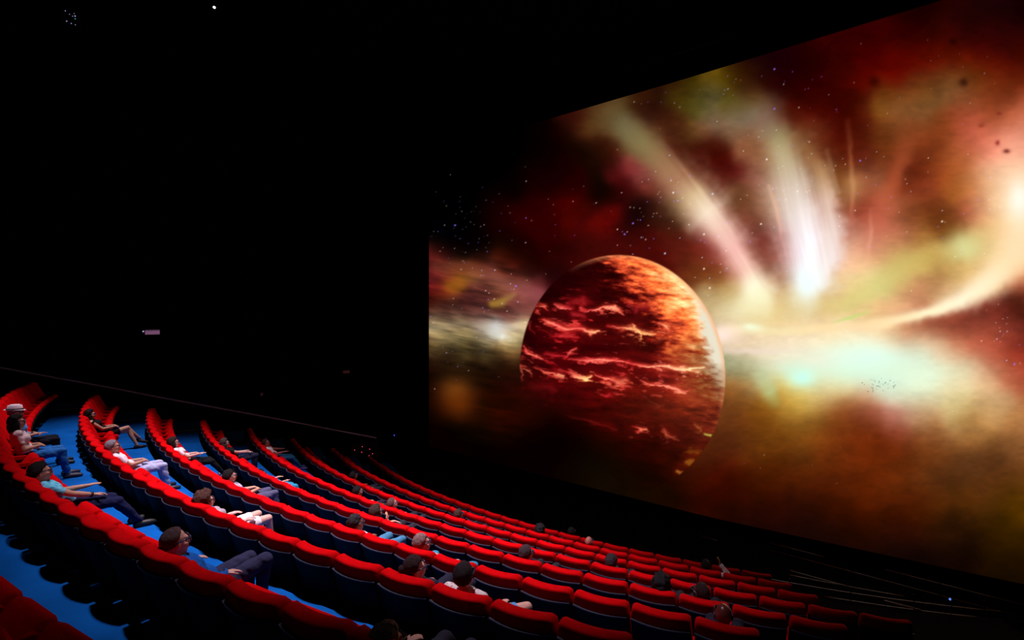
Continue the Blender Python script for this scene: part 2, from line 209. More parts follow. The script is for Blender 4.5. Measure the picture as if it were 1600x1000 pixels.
LAVA = ["836 480 2 235 55 45 .7,848 480 2.2 255 80 60 1,856 486 1.5 220 40 40 .6","866 475 1.5 225 45 45 .7,880 481 2.6 245 70 65 1,893 483 2 240 60 55 .9",
 "893 472 5 165 14 22 .7,910 468 5 170 16 25 .8,922 474 4 140 8 14 .5","906 480 1.5 230 50 50 .8,914 486 2 225 45 48 .9,926 486 2.2 240 70 65 1,940 480 2.2 250 80 62 1,958 479 2.2 255 95 70 1,966 485 2 240 70 52 .9,971 491 1.6 235 80 60 .9",
 "896 492 5 185 22 32 .8,910 493 4 170 18 26 .7","984 474 2 190 30 35 .6,994 481 2.5 185 28 32 .7,1012 479 2 160 20 25 .6,1030 480 1.5 130 25 15 .4",
 "848 499 2 225 45 40 .8,862 506 4 245 75 62 1,874 510 5 240 60 56 1,888 516 5 245 70 58 1,905 514 5 232 46 46 1,920 518 3 250 90 66 1,936 519 2.4 255 120 78 1","880 524 5 200 18 28 .8,900 524 4 190 16 24 .7",
 "950 509 2 190 25 30 .7,968 514 3.5 225 70 50 .9,985 514 4 240 120 75 1,1000 520 2.5 250 140 85 1,1026 522 1.6 235 110 60 .9","987 508 2 245 110 70 .8,996 518 2.5 255 140 85 1,1000 529 1.5 220 110 55 .8","1028 504 1.5 220 75 55 .8,1040 510 3 245 115 75 1,1045 517 1.6 220 70 45 .7",
 "816 541 1.5 215 40 36 .8,822 550 1.6 235 55 50 .9,836 556 2 245 75 65 1,850 560 1.8 230 60 55 .8","852 552 2.5 170 12 22 .7,866 556 3 190 18 30 .9,884 558 2 185 18 28 .8","884 557 1.2 215 40 45 .8,892 550 1.2 230 60 60 .9,900 544 1.2 225 55 50 .8,888 556 1.2 200 30 30 .6",
 "826 503 1.2 160 30 32 .6,829 516 1.4 170 36 36 .6,834 521 1.2 150 20 25 .5","842 515 2 120 8 14 .6,862 523 2 150 10 20 .6","812 566 1.5 225 50 42 .8,815 580 2 240 75 56 1,818 596 1.6 210 40 38 .8","815 576 1.5 235 70 55 .9,826 580 1.8 245 90 70 1,832 586 1.5 220 60 45 .7",
 "838 574 1.3 205 45 42 .7,846 580 1.6 235 60 50 .9,858 584 2 235 60 50 .9,870 586 3 250 95 70 1,880 588 1.8 255 110 75 .9","866 578 4 150 6 14 .7,880 580 3 150 6 14 .5",
 "890 561 1.6 200 25 30 .7,915 563 2.2 235 55 55 1,945 562 2.6 248 75 66 1,970 565 2.6 245 60 56 1,990 569 2.4 225 40 40 .9,1015 574 2.8 250 95 75 1,1035 572 3 252 110 82 1,1060 576 3.2 255 125 90 1,1080 578 3 255 165 115 1,1100 575 2.5 255 190 140 .8",
 "888 578 1.4 210 35 36 .7,900 588 2.6 245 90 66 1,914 592 3 255 150 85 1,926 589 2.6 250 120 75 1","932 586 1.5 225 60 50 .8,944 592 2.5 240 70 56 1,956 594 4 235 70 56 1,970 602 2.5 225 50 42 .9,990 606 1.5 190 40 32 .6","962 598 6 215 75 55 .8,978 594 4 225 70 52 .8","966 583 1.4 190 25 30 .7,978 584 1.2 200 30 32 .7",
 "1000 595 1.5 205 50 40 .7,1016 602 2.6 235 80 60 1,1036 604 3 235 85 70 1,1056 607 3 240 95 75 1,1070 613 2 235 100 75 .9,1080 610 1.5 215 70 50 .6","1030 582 1.5 170 35 30 .6,1045 588 1.5 185 45 40 .6","952 617 3.5 175 18 24 .9,958 619 2.5 160 14 20 .6",
 "838 605 7 130 6 12 .8,862 606 7 150 8 16 .7,850 612 5 130 6 12 .5","888 651 1.5 140 14 12 .6,925 659 1.6 150 16 14 .7,960 671 1.4 130 14 10 .5","986 667 1.5 190 35 28 .7,996 671 2.4 230 70 52 1,1006 671 2 230 90 60 .9,1012 677 1.5 150 30 22 .6","1037 670 1.5 180 50 38 .7,1043 678 2 190 70 48 .8,1058 688 1.4 150 50 30 .5",
 "1010 628 2 115 40 22 .5,1030 636 2 130 46 26 .6,1036 632 1.5 120 40 22 .5","1084 664 2 160 75 28 .7,1096 669 1.5 170 80 32 .7","1078 706 3 135 62 8 .7,1090 707 3 140 66 10 .7","1072 722 3 160 84 14 .8,1082 720 3 150 78 14 .8","1058 736 1.5 175 90 30 .9,1066 739 1.5 165 90 25 .8","1102 678 1.2 190 170 60 .8,1110 680 1.2 195 180 70 .8"]
def parse(t): return np.array([[float(v) for v in p.split()] for p in t.replace("\n", ",").split(",")], np.float32)
def streak(C, x, y, t, soft=1.6, jit=None, wide=1.0, core=0):
    P = parse(t); P[:, 2] *= wide; m = (np.abs(P[:, 2]).max()*3.2)+3
    sel = (x > P[:, 0].min()-m) & (x < P[:, 0].max()+m) & (y > P[:, 1].min()-m) & (y < P[:, 1].max()+m)
    if not sel.any(): return
    X = x[sel]; Y = y[sel]; best = np.full(X.shape, 1e9, np.float32); col = np.zeros((len(X), 4), np.float32)
    for a, b in zip(P[:-1], P[1:]):
        d = b[:2]-a[:2]; s = np.clip(((X-a[0])*d[0]+(Y-a[1])*d[1])/(d@d), 0, 1)
        w = a[2]+(b[2]-a[2])*s; q = np.hypot(X-a[0]-d[0]*s, Y-a[1]-d[1]*s)/w
        k = q < best; best[k] = q[k]; cc = a[3:]+(b[3:]-a[3:])*s[:, None]; col[k] = cc[k]
    if jit is not None: best = best*np.maximum(.25, 1+jit[sel])
    al = (col[:, 3]*np.exp(-(best/1.25)**soft))[:, None]
    if core: col[:, :3] = np.minimum(255, col[:, :3]+core*((col[:, 0]/255)**4*np.exp(-(best/.5)**2))[:, None]*np.array([.3, .9, .7], np.float32))
    C[sel] = C[sel]*(1-al)+col[:, :3]*al
def film(x, y):
    """colour (linear rgb) of the projected film frame; x, y in the frame's own units"""
    x = x.astype(np.float32); y = y.astype(np.float32)
    P = parse(CLOUD)
    # smooth cloud colours: coarse lattice, normalised gaussian weights, then bilinear lookup
    gx = np.arange(640, 1772, 8.); gy = np.arange(-80, 1000, 8.); GX, GY = np.meshgrid(gx, gy)
    num = np.zeros(GX.shape+(3,)); den = np.zeros(GX.shape)
    dn = np.sqrt(np.sort((P[:, None, 0]-P[None, :, 0])**2+(P[:, None, 1]-P[None, :, 1])**2, 1)[:, 2])
    for p, s in zip(P, np.clip(dn*.5, 10, 34)):
        d2 = (GX-p[0])**2+(GY-p[1])**2; wgt = np.exp(-d2/(2*s*s))+1e-5*np.exp(-d2/(2*90.**2))+1e-9/(1+d2)
        num += wgt[..., None]*p[2:]; den += wgt
    G = num/den[..., None]
    wx = x+fbm(x/60, y/60, 1, 3)*16; wy = y+fbm(x/60+9, y/60, 5, 3)*12
    # stretched wisps: left of the planet horizontal, elsewhere mild
    u = np.clip((wx-640)/8, 0, len(gx)-1.01); v = np.clip((wy+80)/8, 0, len(gy)-1.01)
    ui = u.astype(int); vi = v.astype(int); fu = (u-ui)[:, None]; fv = (v-vi)[:, None]
    C = (G[vi, ui]*(1-fu)+G[vi, ui+1]*fu)*(1-fv)+(G[vi+1, ui]*(1-fu)+G[vi+1, ui+1]*fu)*fv
    C = C.astype(np.float32)
    lum = C.max(1)/255; C *= (1+(.34-.30*lum)*fbm(x/46, y/30, 21, 4)+(.10-.07*lum)*fbm(x/12, y/5, 31, 3))[:, None]; C += ((np.clip(lum-.6, 0, 1)**2)*110)[:, None]*np.array([.6, .8, .7], np.float32)
    lm = np.clip((850-x)/60, 0, 1)*np.clip((y-385)/30, 0, 1); C *= (1+lm*(.55*fbm(x/70+y/50, y/9-x/40, 121, 4)))[:, None]
    wj = fbm(x/30, y/30, 41, 3)*.5
    for t in STREAK: streak(C, x+wj*8, y+wj*5, t, 2.3, wj*.6, 1.32 if t[:3] in ('940', '116', '126') else 1.12)
    # fine fibres inside the broad plume
    fib = np.exp(-((x-1258)/42)**2)*np.exp(-((y-350)/95)**2)
    C += (fib*fbm((x-(y-350)*.22)/6, y/90, 61, 3)*18)[:, None]
    cu = (x-1110)-(y-335)*.72-12*np.sin((y-170)/95.); fib2 = np.exp(-(cu/22)**2)*np.clip((y-200)/60, 0, 1)*(y < 450)
    C += (fib2*fbm(cu/9, (y+x)/150, 65, 2)*22)[:, None]
    for t in BLOB:
        b = [float(q) for q in t.split()]; al = (b[7]*np.exp(-(((x+wj*6-b[0])/(b[2]*1.35))**2+((y+wj*4-b[1])/(b[3]*1.35))**2)))[:, None]
        C = C*(1-al)+np.array(b[4:7], np.float32)*al
    bird = ((x-1372)/28)**2+((y-603)/12)**2 < 1; bird &= vnoise(x/2.1, y/1.7, 77) > .33; C[bird] *= .72
    # stars
    rs = np.random.RandomState(12); S = []
    def cl(n, cx, cy, sx, sy, b0=50, b1=170):
        for _ in range(int(n*.8)): S.append((cx+rs.randn()*sx, cy+rs.randn()*sy, rs.uniform(b0, b1), rs.uniform(.7, 1.0), rs.rand()))
    cl(52, 735, 350, 32, 28, 30, 130); cl(24, 720, 395, 32, 22, 40, 170); cl(40, 775, 450, 35, 42, 80, 220); cl(12, 700, 500, 30, 45); cl(45, 1000, 345, 40, 30, 90, 230); cl(25, 1035, 300, 26, 25, 90, 220)
    cl(26, 1115, 400, 18, 45, 120, 240); cl(24, 1215, 180, 40, 50, 90, 220); cl(30, 1240, 260, 60, 40); cl(26, 1390, 330, 60, 50, 120, 235); cl(22, 1480, 350, 60, 45, 120, 220); cl(26, 1565, 520, 18, 24, 90, 200); cl(14, 1500, 120, 45, 45); cl(24, 870, 330, 45, 50, 60, 160); cl(14, 1030, 170, 40, 30); cl(18, 1330, 170, 70, 50, 60, 150); cl(10, 1480, 610, 70, 40); cl(16, 730, 560, 40, 30, 60, 150); cl(8, 1250, 740, 130, 30, 60, 110); cl(14, 1195, 330, 26, 40, 120, 220); cl(10, 1150, 130, 40, 20)
    for a in ((1113.5, 303, 255, .35), (1246, 299, 255, .9), (1198, 249, 255, .7), (1210, 170, 250, .2), (1210, 108, 250, .2), (1344, 251, 255, .2), (1472, 346, 255, .6), (1052, 301, 255, .8), (711, 352, 230, .1), (806, 447, 255, .15), (1585, 569, 255, .15), (989, 349, 255, .2), (1100, 366, 255, .7), (1189, 350, 255, .6), (1100, 420, 255, .7), (976, 366, 255, .2), (1039, 396, 255, .3), (1109, 450, 255, .8)): S.append((a[0], a[1], a[2], 1.35, a[3]))
    order = np.argsort(x, kind='stable'); xs = x[order]
    for sx, sy, b, r, h in S:
        if sx < 672: continue
        i0, i1 = np.searchsorted(xs, [sx-4, sx+4]); ix = order[i0:i1]
        e = np.exp(-((x[ix]-sx)**2+(y[ix]-sy)**2)/(r*r)); ix = ix[e > .02]; e = e[e > .02][:, None]*(b/255)
        c = np.array([150, 120, 255] if h < .3 else [200, 225, 255] if h < .6 else [255, 240, 225], np.float32)
        C[ix] = C[ix]+(np.maximum(c, C[ix])-C[ix])*e
    # planet
    A = EL; X = x-A[0]; Y = y-A[1]; ca, sa = np.cos(A[4]), np.sin(A[4])
    ex = (X*ca+Y*sa)/A[2]; ey = (-X*sa+Y*ca)/A[3]; rr = np.hypot(ex, ey); ins = rr < 1.01
    xi, yi, ri = x[ins], y[ins], rr[ins]
    nx = (xi-A[0])/A[3]; ny = (yi-A[1])/A[2]
    q = fbm(xi/34+yi/90, yi/9-xi/60, 81, 5); q2 = fbm(xi/12, yi/5-xi/40, 91, 4)
    base = parse("890 420 40 3 3,960 440 62 4 3,1010 470 85 8 6,860 470 48 2 3,900 460 55 2 3,950 500 62 2 3,1000 500 75 6 6,1040 540 90 16 8,850 530 58 1 4,900 540 66 1 4,950 540 74 3 5,1000 545 80 12 7,830 560 45 0 3,870 590 70 1 4,930 575 72 1 5,1000 585 85 6 8,1060 590 105 24 18,850 630 62 2 4,900 620 95 4 5,950 630 100 12 6,1000 625 112 36 12,1050 630 135 60 24,1090 620 150 75 30,1000 650 108 28 10,940 650 90 10 4,870 650 58 8 2,850 680 32 4 0,900 680 42 5 0,950 680 50 5 0,1000 690 60 6 0,1050 690 85 16 5,1090 680 120 50 26,900 720 16 3 0,950 720 22 3 0,1000 720 32 3 0,1050 715 62 12 0,1080 715 90 28 4,1000 750 16 3 0,1040 745 30 6 0,880 700 20 3 0,820 600 40 2 3,830 640 42 8 2")
    B = np.zeros((len(xi), 3)); den = np.zeros(len(xi))
    for p in base:
        wgt = np.exp(-((xi-p[0])**2+(yi-p[1])**2)/(2*26.**2))+1e-9; B += wgt[:, None]*p[2:]; den += wgt
    B /= den[:, None]
    B *= (.82+.35*q+.15*q2)[:, None]*np.array([1, .8, .9])
    # light from the right: distance of the pixel from the right limb along x
    lim = np.sqrt(np.maximum(0, 1-ey[ins]**2)); 
    L = nx*.74-ny*.56+.10*np.exp(-((ny-.05)/.35)**2)*np.clip(nx*1.6, 0, 1)
    L = L+q*.20+q2*.12
    lit = np.clip((L-.40)/.24, 0, 1); lit = lit*lit*(3-2*lit)
    lit *= np.clip((750-yi)/150, 0, 1)**.8
    up = np.clip((640-yi)/130, .32, 1)
    up = np.maximum(up, .52*np.clip((735-yi)/60, 0, 1)); oc = np.stack([248*up+7, (122+112*np.clip((L-.60)/.26, 0, 1))*up, (62+110*np.clip((L-.64)/.26, 0, 1))*up], 1)*(1.05+.26*q2+.08*q)[:, None]
    B = B*(1-lit[:, None])+oc*lit[:, None]
    mid = np.clip((L-.34)/.22, 0, 1)*(1-lit)*np.clip((700-yi)/200, 0, 1); B += mid[:, None]*np.array([70, 18, 12])
    hot = np.clip((nx*.97-ny*.24-.79+q2*.06)/.14, 0, 1)*np.exp(-((yi-518)/62)**2); hot = np.clip(hot*1.75, 0, 1)[:, None]
    B = B*(1-hot)+np.array([228, 255, 226])*hot
    rim = np.clip((ri-.955)/.04, 0, 1)*np.clip((nx*.70-ny*.70-.22)/.30, 0, 1)*np.clip((700-yi)/180, .15, 1); B = B*(1-.6*rim[:, None])+np.array([255, 190, 120])*.6*rim[:, None]
    B = B.astype(np.float32); j = (q2*1.3)
    glow = B.copy()
    for t in LAVA: streak(glow, xi, yi, t, 1.1, -.72+j*0)
    B = B*.8+glow*.2*np.array([1, .3, .35], np.float32)
    for t in LAVA: streak(B, xi+q*7, yi+q2*4, t, 1.8, j*1.1-.1, 1.0, 85)
    # soft limb: sharp on the lit side, lost in the dark below
    edge = np.clip((1.006-ri)/.012, 0, 1)
    lost = np.clip((nx*.6-ny*.8+.78)/.35, 0, 1); edge = edge*np.maximum(lost, .0)
    C[ins] = C[ins]*(1-edge[:, None])+B*edge[:, None]
    # falling off to black towards the dark upper left corner of the frame
    C *= np.clip((x-640+(y-120)*.9)/240, .0, 1)[:, None]**.6
    C = np.clip(C, 0, 255)/255.; m = C.mean(1, keepdims=True); C = np.clip(C*(.93+.11*np.clip(m*1.5, 0, 1)), 0, 1)
    C[C < .006] = 0
    return np.where(C <= .04045, C/12.92, ((C+.055)/1.055)**2.4)

def frame_units(X, Zr):
    """position on the screen (metres) -> units of the keystoned film frame"""
    k = 20.935539-0.645458*X
    return 800+824.09*(5.060624+0.763796*X)/k, 490.745-824.09*Zr/k
NC, NR = 860, 620
q = np.linspace(0, 1, 4001); xx = S_L+(S_R-S_L)*q; fx, _ = frame_units(xx, xx*0)
cols = np.interp(np.linspace(fx[0], fx[-1], NC), fx, xx)
rows = np.linspace(0, 1, NR)
GX, GV = np.meshgrid(cols, rows)
GZ = s_bot(GX)+(s_top(GX)-s_bot(GX))*GV
fu, fv = frame_units(GX.ravel(), GZ.ravel())
rgb = film(fu, fv)
me = bpy.data.meshes.new('film_picture')
nv = NC*NR; me.vertices.add(nv)
me.vertices.foreach_set('co', np.stack([GX.ravel(), np.full(nv, YS), GZ.ravel()+CAM.z], 1).astype(np.float32).ravel())
ii = (np.arange(NR-1)[:, None]*NC+np.arange(NC-1)[None, :]).ravel(); quads = np.stack([ii, ii+1, ii+1+NC, ii+NC], 1)
nf = len(quads); me.loops.add(nf*4); me.loops.foreach_set('vertex_index', quads.astype(np.int32).ravel())
me.polygons.add(nf); me.polygons.foreach_set('loop_start', np.arange(0, nf*4, 4, dtype=np.int32)); me.update(calc_edges=True)
ca_ = me.color_attributes.new('film', 'FLOAT_COLOR', 'POINT'); ca_.data.foreach_set('color', np.concatenate([rgb, np.ones((nv, 1))], 1).astype(np.float32).ravel())
mf = bpy.data.materials.new('projected_film'); mf.use_nodes = True; nt = mf.node_tree; b = nt.nodes['Principled BSDF']
at = N(nt, 'ShaderNodeAttribute', attribute_name='film'); nt.links.new(at.outputs['Color'], b.inputs['Emission Color']); b.inputs['Emission Strength'].default_value = 1
tcs = N(nt, 'ShaderNodeTexCoord'); nzs = N(nt, 'ShaderNodeTexNoise'); nzs.inputs['Scale'].default_value = 60; nt.links.new(tcs.outputs['Object'], nzs.inputs['Vector'])
crs = N(nt, 'ShaderNodeValToRGB'); crs.color_ramp.elements[0].color = (.012, .012, .012, 1); crs.color_ramp.elements[1].color = (.02, .02, .02, 1); nt.links.new(nzs.outputs['Fac'], crs.inputs['Fac']); nt.links.new(crs.outputs['Color'], b.inputs['Base Color'])
b.inputs['Roughness'].default_value = 1; b.inputs['Specular IOR Level'].default_value = 0
mf.cycles.emission_sampling = 'NONE'; me.materials.append(mf)
scr = bpy.data.objects.new('cinema_screen', None); C.objects.link(scr); scr.location = (0, YS, 0)
tag(scr, 'giant cinema screen showing a fiery red planet and glowing nebula', 'screen')
po = obj('film_picture', me, scr); po.location = (0, -YS, 0)
mbk = MB().box((S_L-.15, .03, CAM.z-7.6), (S_R+.15, .12, CAM.z+9.15)); obj('screen_backing', mbk.mesh('screen_backing', M_black), scr)

# ------------------------------------------------------------------ theatre seats
ring_pad = [(-.002, .90), (-.002, .885), (.008, .78), (.05, .765), (.085, .755), (.215, .34), (.31, .34), (.345, .40), (.305, .50), (.235, .66), (.165, .79), (.135, .86), (.122, .895), (.108, .912), (.06, .920), (.012, .917), (.003, .911)]
st = []
for s in (-1, -.97, -.85, -.6, -.3, 0, .3, .6, .85, .97, 1):
    e = abs(s); st.append((s*.272, -.055*(1-s*s)+.055, -.018*max(0, (e-.8)/.2)**2, .80 if e == 1 else (.95 if e > .95 else 1)))
me_back = mesh('backrest', *sweep(ring_pad, st), M_red, True)
ring_sh = [(-.016, .795), (-.010, .775), (.07, .53), (.16, .22), (.185, .22), (.10, .53), (.035, .76), (.02, .795)]
me_edge_glint = mesh('shell_edge_glint', *sweep([(-.024, .792), (-.024, .803), (-.002, .803), (-.002, .792)], [(s*.270, -.055*(1-s*s)+.055, 0, 1) for s in (-1, -.6, -.3, 0, .3, .6, 1)]), mat('grey_edge_glint', (.032, .027, .045), .5, .4))  # lighter strip added to imitate light caught on the shell's top edge
me_shell = mesh('back_shell', *sweep(ring_sh, [(s*.268, -.055*(1-s*s)+.055, 0, 1) for s in (-1, -.6, -.3, 0, .3, .6, 1)]), M_shell, False)
def cush(cy, cz, ang):
    L, T = .225, .06
    pr = [(-L, -T+.02), (-L+.02, -T), (L-.03, -T), (L, -T+.03), (L, T-.035), (L-.02, T-.008), (L-.06, T), (0, T-.005), (-L+.04, T-.01), (-L, T-.03)]
    c, s = math.cos(ang), math.sin(ang)
    ring = [(cy+y*c-z*s, cz+y*s+z*c) for y, z in pr]
    pan = [(cy+y*c-z*s, cz+y*s+z*c) for y, z in [(-L+.01, -T-.035), (L-.05, -T-.03), (L-.03, -T+.005), (-L+.01, -T+.005)]]
    k = [(-.243, 0, 0, .86), (-.235, 0, 0, .97), (-.20, 0, 0, 1), (0, 0, .0, 1), (.20, 0, 0, 1), (.235, 0, 0, .97), (.243, 0, 0, .86)]
    return mesh('seat_cushion', *sweep(ring, k), M_red, True), mesh('seat_pan', *sweep(pan, [(-.23, 0, 0, 1), (.23, 0, 0, 1)]), M_metal)
me_cu, me_pu = cush(.455, .37, math.radians(52)); me_cd, me_pd = cush(.50, .35, math.radians(5))
ring_arm = [(.20, .475), (.235, .465), (.47, .465), (.50, .48), (.505, .50), (.49, .518), (.30, .528), (.20, .535)]
def armrest(x): return mesh('armrest', *sweep(ring_arm, [(x-.028, 0, 0, .9), (x-.02, 0, 0, 1), (x+.02, 0, 0, 1), (x+.028, 0, 0, .9)]), M_red, False)
me_armL, me_armR = armrest(-.29), armrest(.29)
def stand(x):
    ring = [(.18, .02), (.16, .0), (.50, .0), (.48, .02), (.42, .06), (.42, .40), (.46, .465), (.24, .465), (.26, .38), (.24, .06)]
    return mesh('stand', *sweep(ring, [(x-.018, 0, 0, 1), (x+.018, 0, 0, 1)]), M_metal)
me_stL, me_stR = stand(-.29), stand(.29)
PH = {1: -.6626, 2: -.766453, 3: -.772601, 4: -.823805, 5: -.856433, 6: -.893603, 7: -.6186, 8: -.56067, 0: -.5445}
A0 = .7016
def seat_pose(n, k):
    th = PH[n]+(k+.5)/(RR[n]/W)+A0; x, y = pol(RR[n], th); return Vector((x, y, FL[n])), th
SPAN = {0: (-3, 3), 1: (-19, 11), 2: (-13, 16), 3: (-12, 17), 4: (-9, 20), 5: (-8, 22), 6: (-6, 21), 7: (-16, 9), 8: (-17, 6)}
ORD = 'first second third fourth fifth sixth seventh eighth ninth tenth eleventh twelfth thirteenth fourteenth fifteenth sixteenth seventeenth eighteenth nineteenth twentieth twenty-first twenty-second twenty-third twenty-fourth twenty-fifth twenty-sixth twenty-seventh twenty-eighth twenty-ninth thirtieth thirty-first thirty-second'.split()
ROWN = {8: 'front row', 7: 'second row from the screen', 6: 'third row from the screen', 5: 'fourth row from the screen', 4: 'fifth row from the screen', 3: 'sixth row from the screen', 2: 'seventh row from the screen', 1: 'eighth row from the screen', 0: 'rearmost row in the bottom corner'}
def theatre_seat(n, k, occupied, last):
    p, th = seat_pose(n, k); i = k-SPAN[n][0]
    r = obj('theatre_seat', None, None, p, th)
    if n == 0: lab = f"dim red theatre seat, {ORD[i]} of the {ROWN[0]}"
    else: lab = f"{'occupied' if occupied else 'empty'} red theatre seat, {ORD[i]} from the handrail end, {ROWN[n]}"
    tag(r, lab, 'seat', 'red theatre seats in the '+ROWN[n])
    obj('backrest', me_back, r); obj('shell_edge_glint', me_edge_glint, obj('back_shell', me_shell, r))
    c = obj('seat_cushion', me_cd if occupied else me_cu, r); obj('seat_pan', me_pd if occupied else me_pu, c)
    a = obj('armrest', me_armL, r); obj('stand', me_stL, a)
    if last: a = obj('armrest', me_armR, r); obj('stand', me_stR, a)
    return r
# ------------------------------------------------------------------ people
def nrm(v): v = np.asarray(v, float); return v/np.linalg.norm(v)
def rot(ax, a):
    return np.array(Matrix.Rotation(a, 3, ax))
def caps_mesh(p0, p1, r0, r1, n=10, h=3):
    p0 = np.asarray(p0, float); p1 = np.asarray(p1, float); d = p1-p0; L = np.linalg.norm(d); d = d/max(L, 1e-6)
    a = np.cross(d, [0, 0, 1.] if abs(d[2]) < .9 else [1., 0, 0]); a /= np.linalg.norm(a); b = np.cross(d, a)
    prof = [(-r0*math.cos(PI/2*i/h), r0*math.sin(PI/2*i/h)) for i in range(1, h+1)]+[(L+r1*math.sin(PI/2*i/h), r1*math.cos(PI/2*i/h)) for i in range(0, h)]
    V = [p0-d*r0]; 
    for t, r in prof: V += [p0+d*t+a*(r*math.cos(2*PI*k/n))+b*(r*math.sin(2*PI*k/n)) for k in range(n)]
    V.append(p1+d*r1); F = [(0, 1+(k+1) % n, 1+k) for k in range(n)]; m = len(prof)
    for i in range(m-1):
        for k in range(n): F.append((1+i*n+k, 1+i*n+(k+1) % n, 1+(i+1)*n+(k+1) % n, 1+(i+1)*n+k))
    e = 1+m*n
    F += [(e, 1+(m-1)*n+k, 1+(m-1)*n+(k+1) % n) for k in range(n)]
    return V, F
def ell_mesh(c, r, M, n=14, h=9):
    V = []; F = []
    pts = [(0, 0, -1)]+[(math.cos(2*PI*k/n)*math.sin(PI*i/h), math.sin(2*PI*k/n)*math.sin(PI*i/h), -math.cos(PI*i/h)) for i in range(1, h) for k in range(n)]+[(0, 0, 1)]
    V = [np.asarray(c)+M @ (np.array(p)*r) for p in pts]
    F = [(0, 1+(k+1) % n, 1+k) for k in range(n)]
    for i in range(h-2):
        for k in range(n): F.append((1+i*n+k, 1+i*n+(k+1) % n, 1+(i+1)*n+(k+1) % n, 1+(i+1)*n+k))
    e = len(V)-1; F += [(e, 1+(h-2)*n+k, 1+(h-2)*n+(k+1) % n) for k in range(n)]
    return V, F
class Body:
    def __init__(s): s.mb = MB(); s.pr = []
    def cap(s, lab, p0, p1, r0, r1):
        s.mb.add(*caps_mesh(p0, p1, r0, r1)); s.pr.append(('c', lab, np.asarray(p0, float), np.asarray(p1, float), r0, r1))
    def ell(s, lab, c, r, M=np.eye(3)):
        s.mb.add(*ell_mesh(c, np.asarray(r), M)); s.pr.append(('e', lab, np.asarray(c, float), np.asarray(r, float), M))
    def label(s, P):
        best = np.full(len(P), 1e9); lab = np.zeros(len(P), int); names = []
        for q in s.pr:
            if q[1] not in names: names.append(q[1])
            if q[0] == 'c':
                d = q[3]-q[2]; t = np.clip(((P-q[2]) @ d)/(d @ d+1e-9), 0, 1); D = np.linalg.norm(P-q[2]-t[:, None]*d, axis=1)-(q[4]+(q[5]-q[4])*t)
            else: D = (np.linalg.norm(((P-q[2]) @ q[4])/q[3], axis=1)-1)*q[3].min()
            k = D < best; best[k] = D[k]; lab[k] = names.index(q[1])
        return lab, names
def ik(a, c, l1, l2, pole):
    a = np.asarray(a, float); c = np.asarray(c, float); d = c-a; L = np.linalg.norm(d)
    if L > (l1+l2)*.995: c = a+d/L*(l1+l2)*.995; d = c-a; L = np.linalg.norm(d)
    u = d/L; x = (l1*l1-l2*l2+L*L)/(2*L); hgt = math.sqrt(max(1e-6, l1*l1-x*x))
    p = np.asarray(pole, float); p = p-u*(p @ u); p = nrm(p)
    return a+u*x+p*hgt, c
def remesh(mb, vox, it):
    me = bpy.data.meshes.new('tmp'); me.from_pydata(mb.V, [], mb.F); o = bpy.data.objects.new('tmp', me); C.objects.link(o)
    m = o.modifiers.new('r', 'REMESH'); m.mode = 'VOXEL'; m.voxel_size = vox; m.adaptivity = 0
    m = o.modifiers.new('s', 'SMOOTH'); m.factor = .5; m.iterations = it
    dg = bpy.context.evaluated_depsgraph_get(); ev = o.evaluated_get(dg); r = bpy.data.meshes.new_from_object(ev)
    bpy.data.objects.remove(o); bpy.data.meshes.remove(me); return r
def arrs(me):
    v = np.zeros(len(me.vertices)*3, np.float32); me.vertices.foreach_get('co', v); n = np.zeros(len(me.vertices)*3, np.float32); me.vertices.foreach_get('normal', n)
    f = np.array([p.vertices[:] for p in me.polygons if len(p.vertices) == 4], np.int32)
    return v.reshape(-1, 3), n.reshape(-1, 3), f
def qmesh(name, V, F, m, smooth=True):
    me = bpy.data.meshes.new(name); me.vertices.add(len(V)); me.vertices.foreach_set('co', np.asarray(V, np.float32).ravel())
    F = np.asarray(F, np.int32); me.loops.add(F.size); me.loops.foreach_set('vertex_index', F.ravel()); me.polygons.add(len(F)); me.polygons.foreach_set('loop_start', np.arange(0, F.size, 4, dtype=np.int32))
    me.update(calc_edges=True); me.validate(); me.materials.append(m)
    if smooth: me.polygons.foreach_set('use_smooth', [True]*len(me.polygons))
    return me
def sub(V, Nn, F, keep, off, wr=0):
    f = F[keep[F].all(1)]; ids = np.unique(f); mp = np.full(len(V), -1); mp[ids] = np.arange(len(ids)); P = V[ids].copy()
    d = np.full(len(ids), off)
    if wr: d = d+wr*(vnoise(P[:, 0]*22+P[:, 1]*9, P[:, 2]*26, 3)+vnoise(P[:, 1]*24+P[:, 2]*30, P[:, 0]*12, 9))
    return P+Nn[ids]*d[:, None], mp[f]
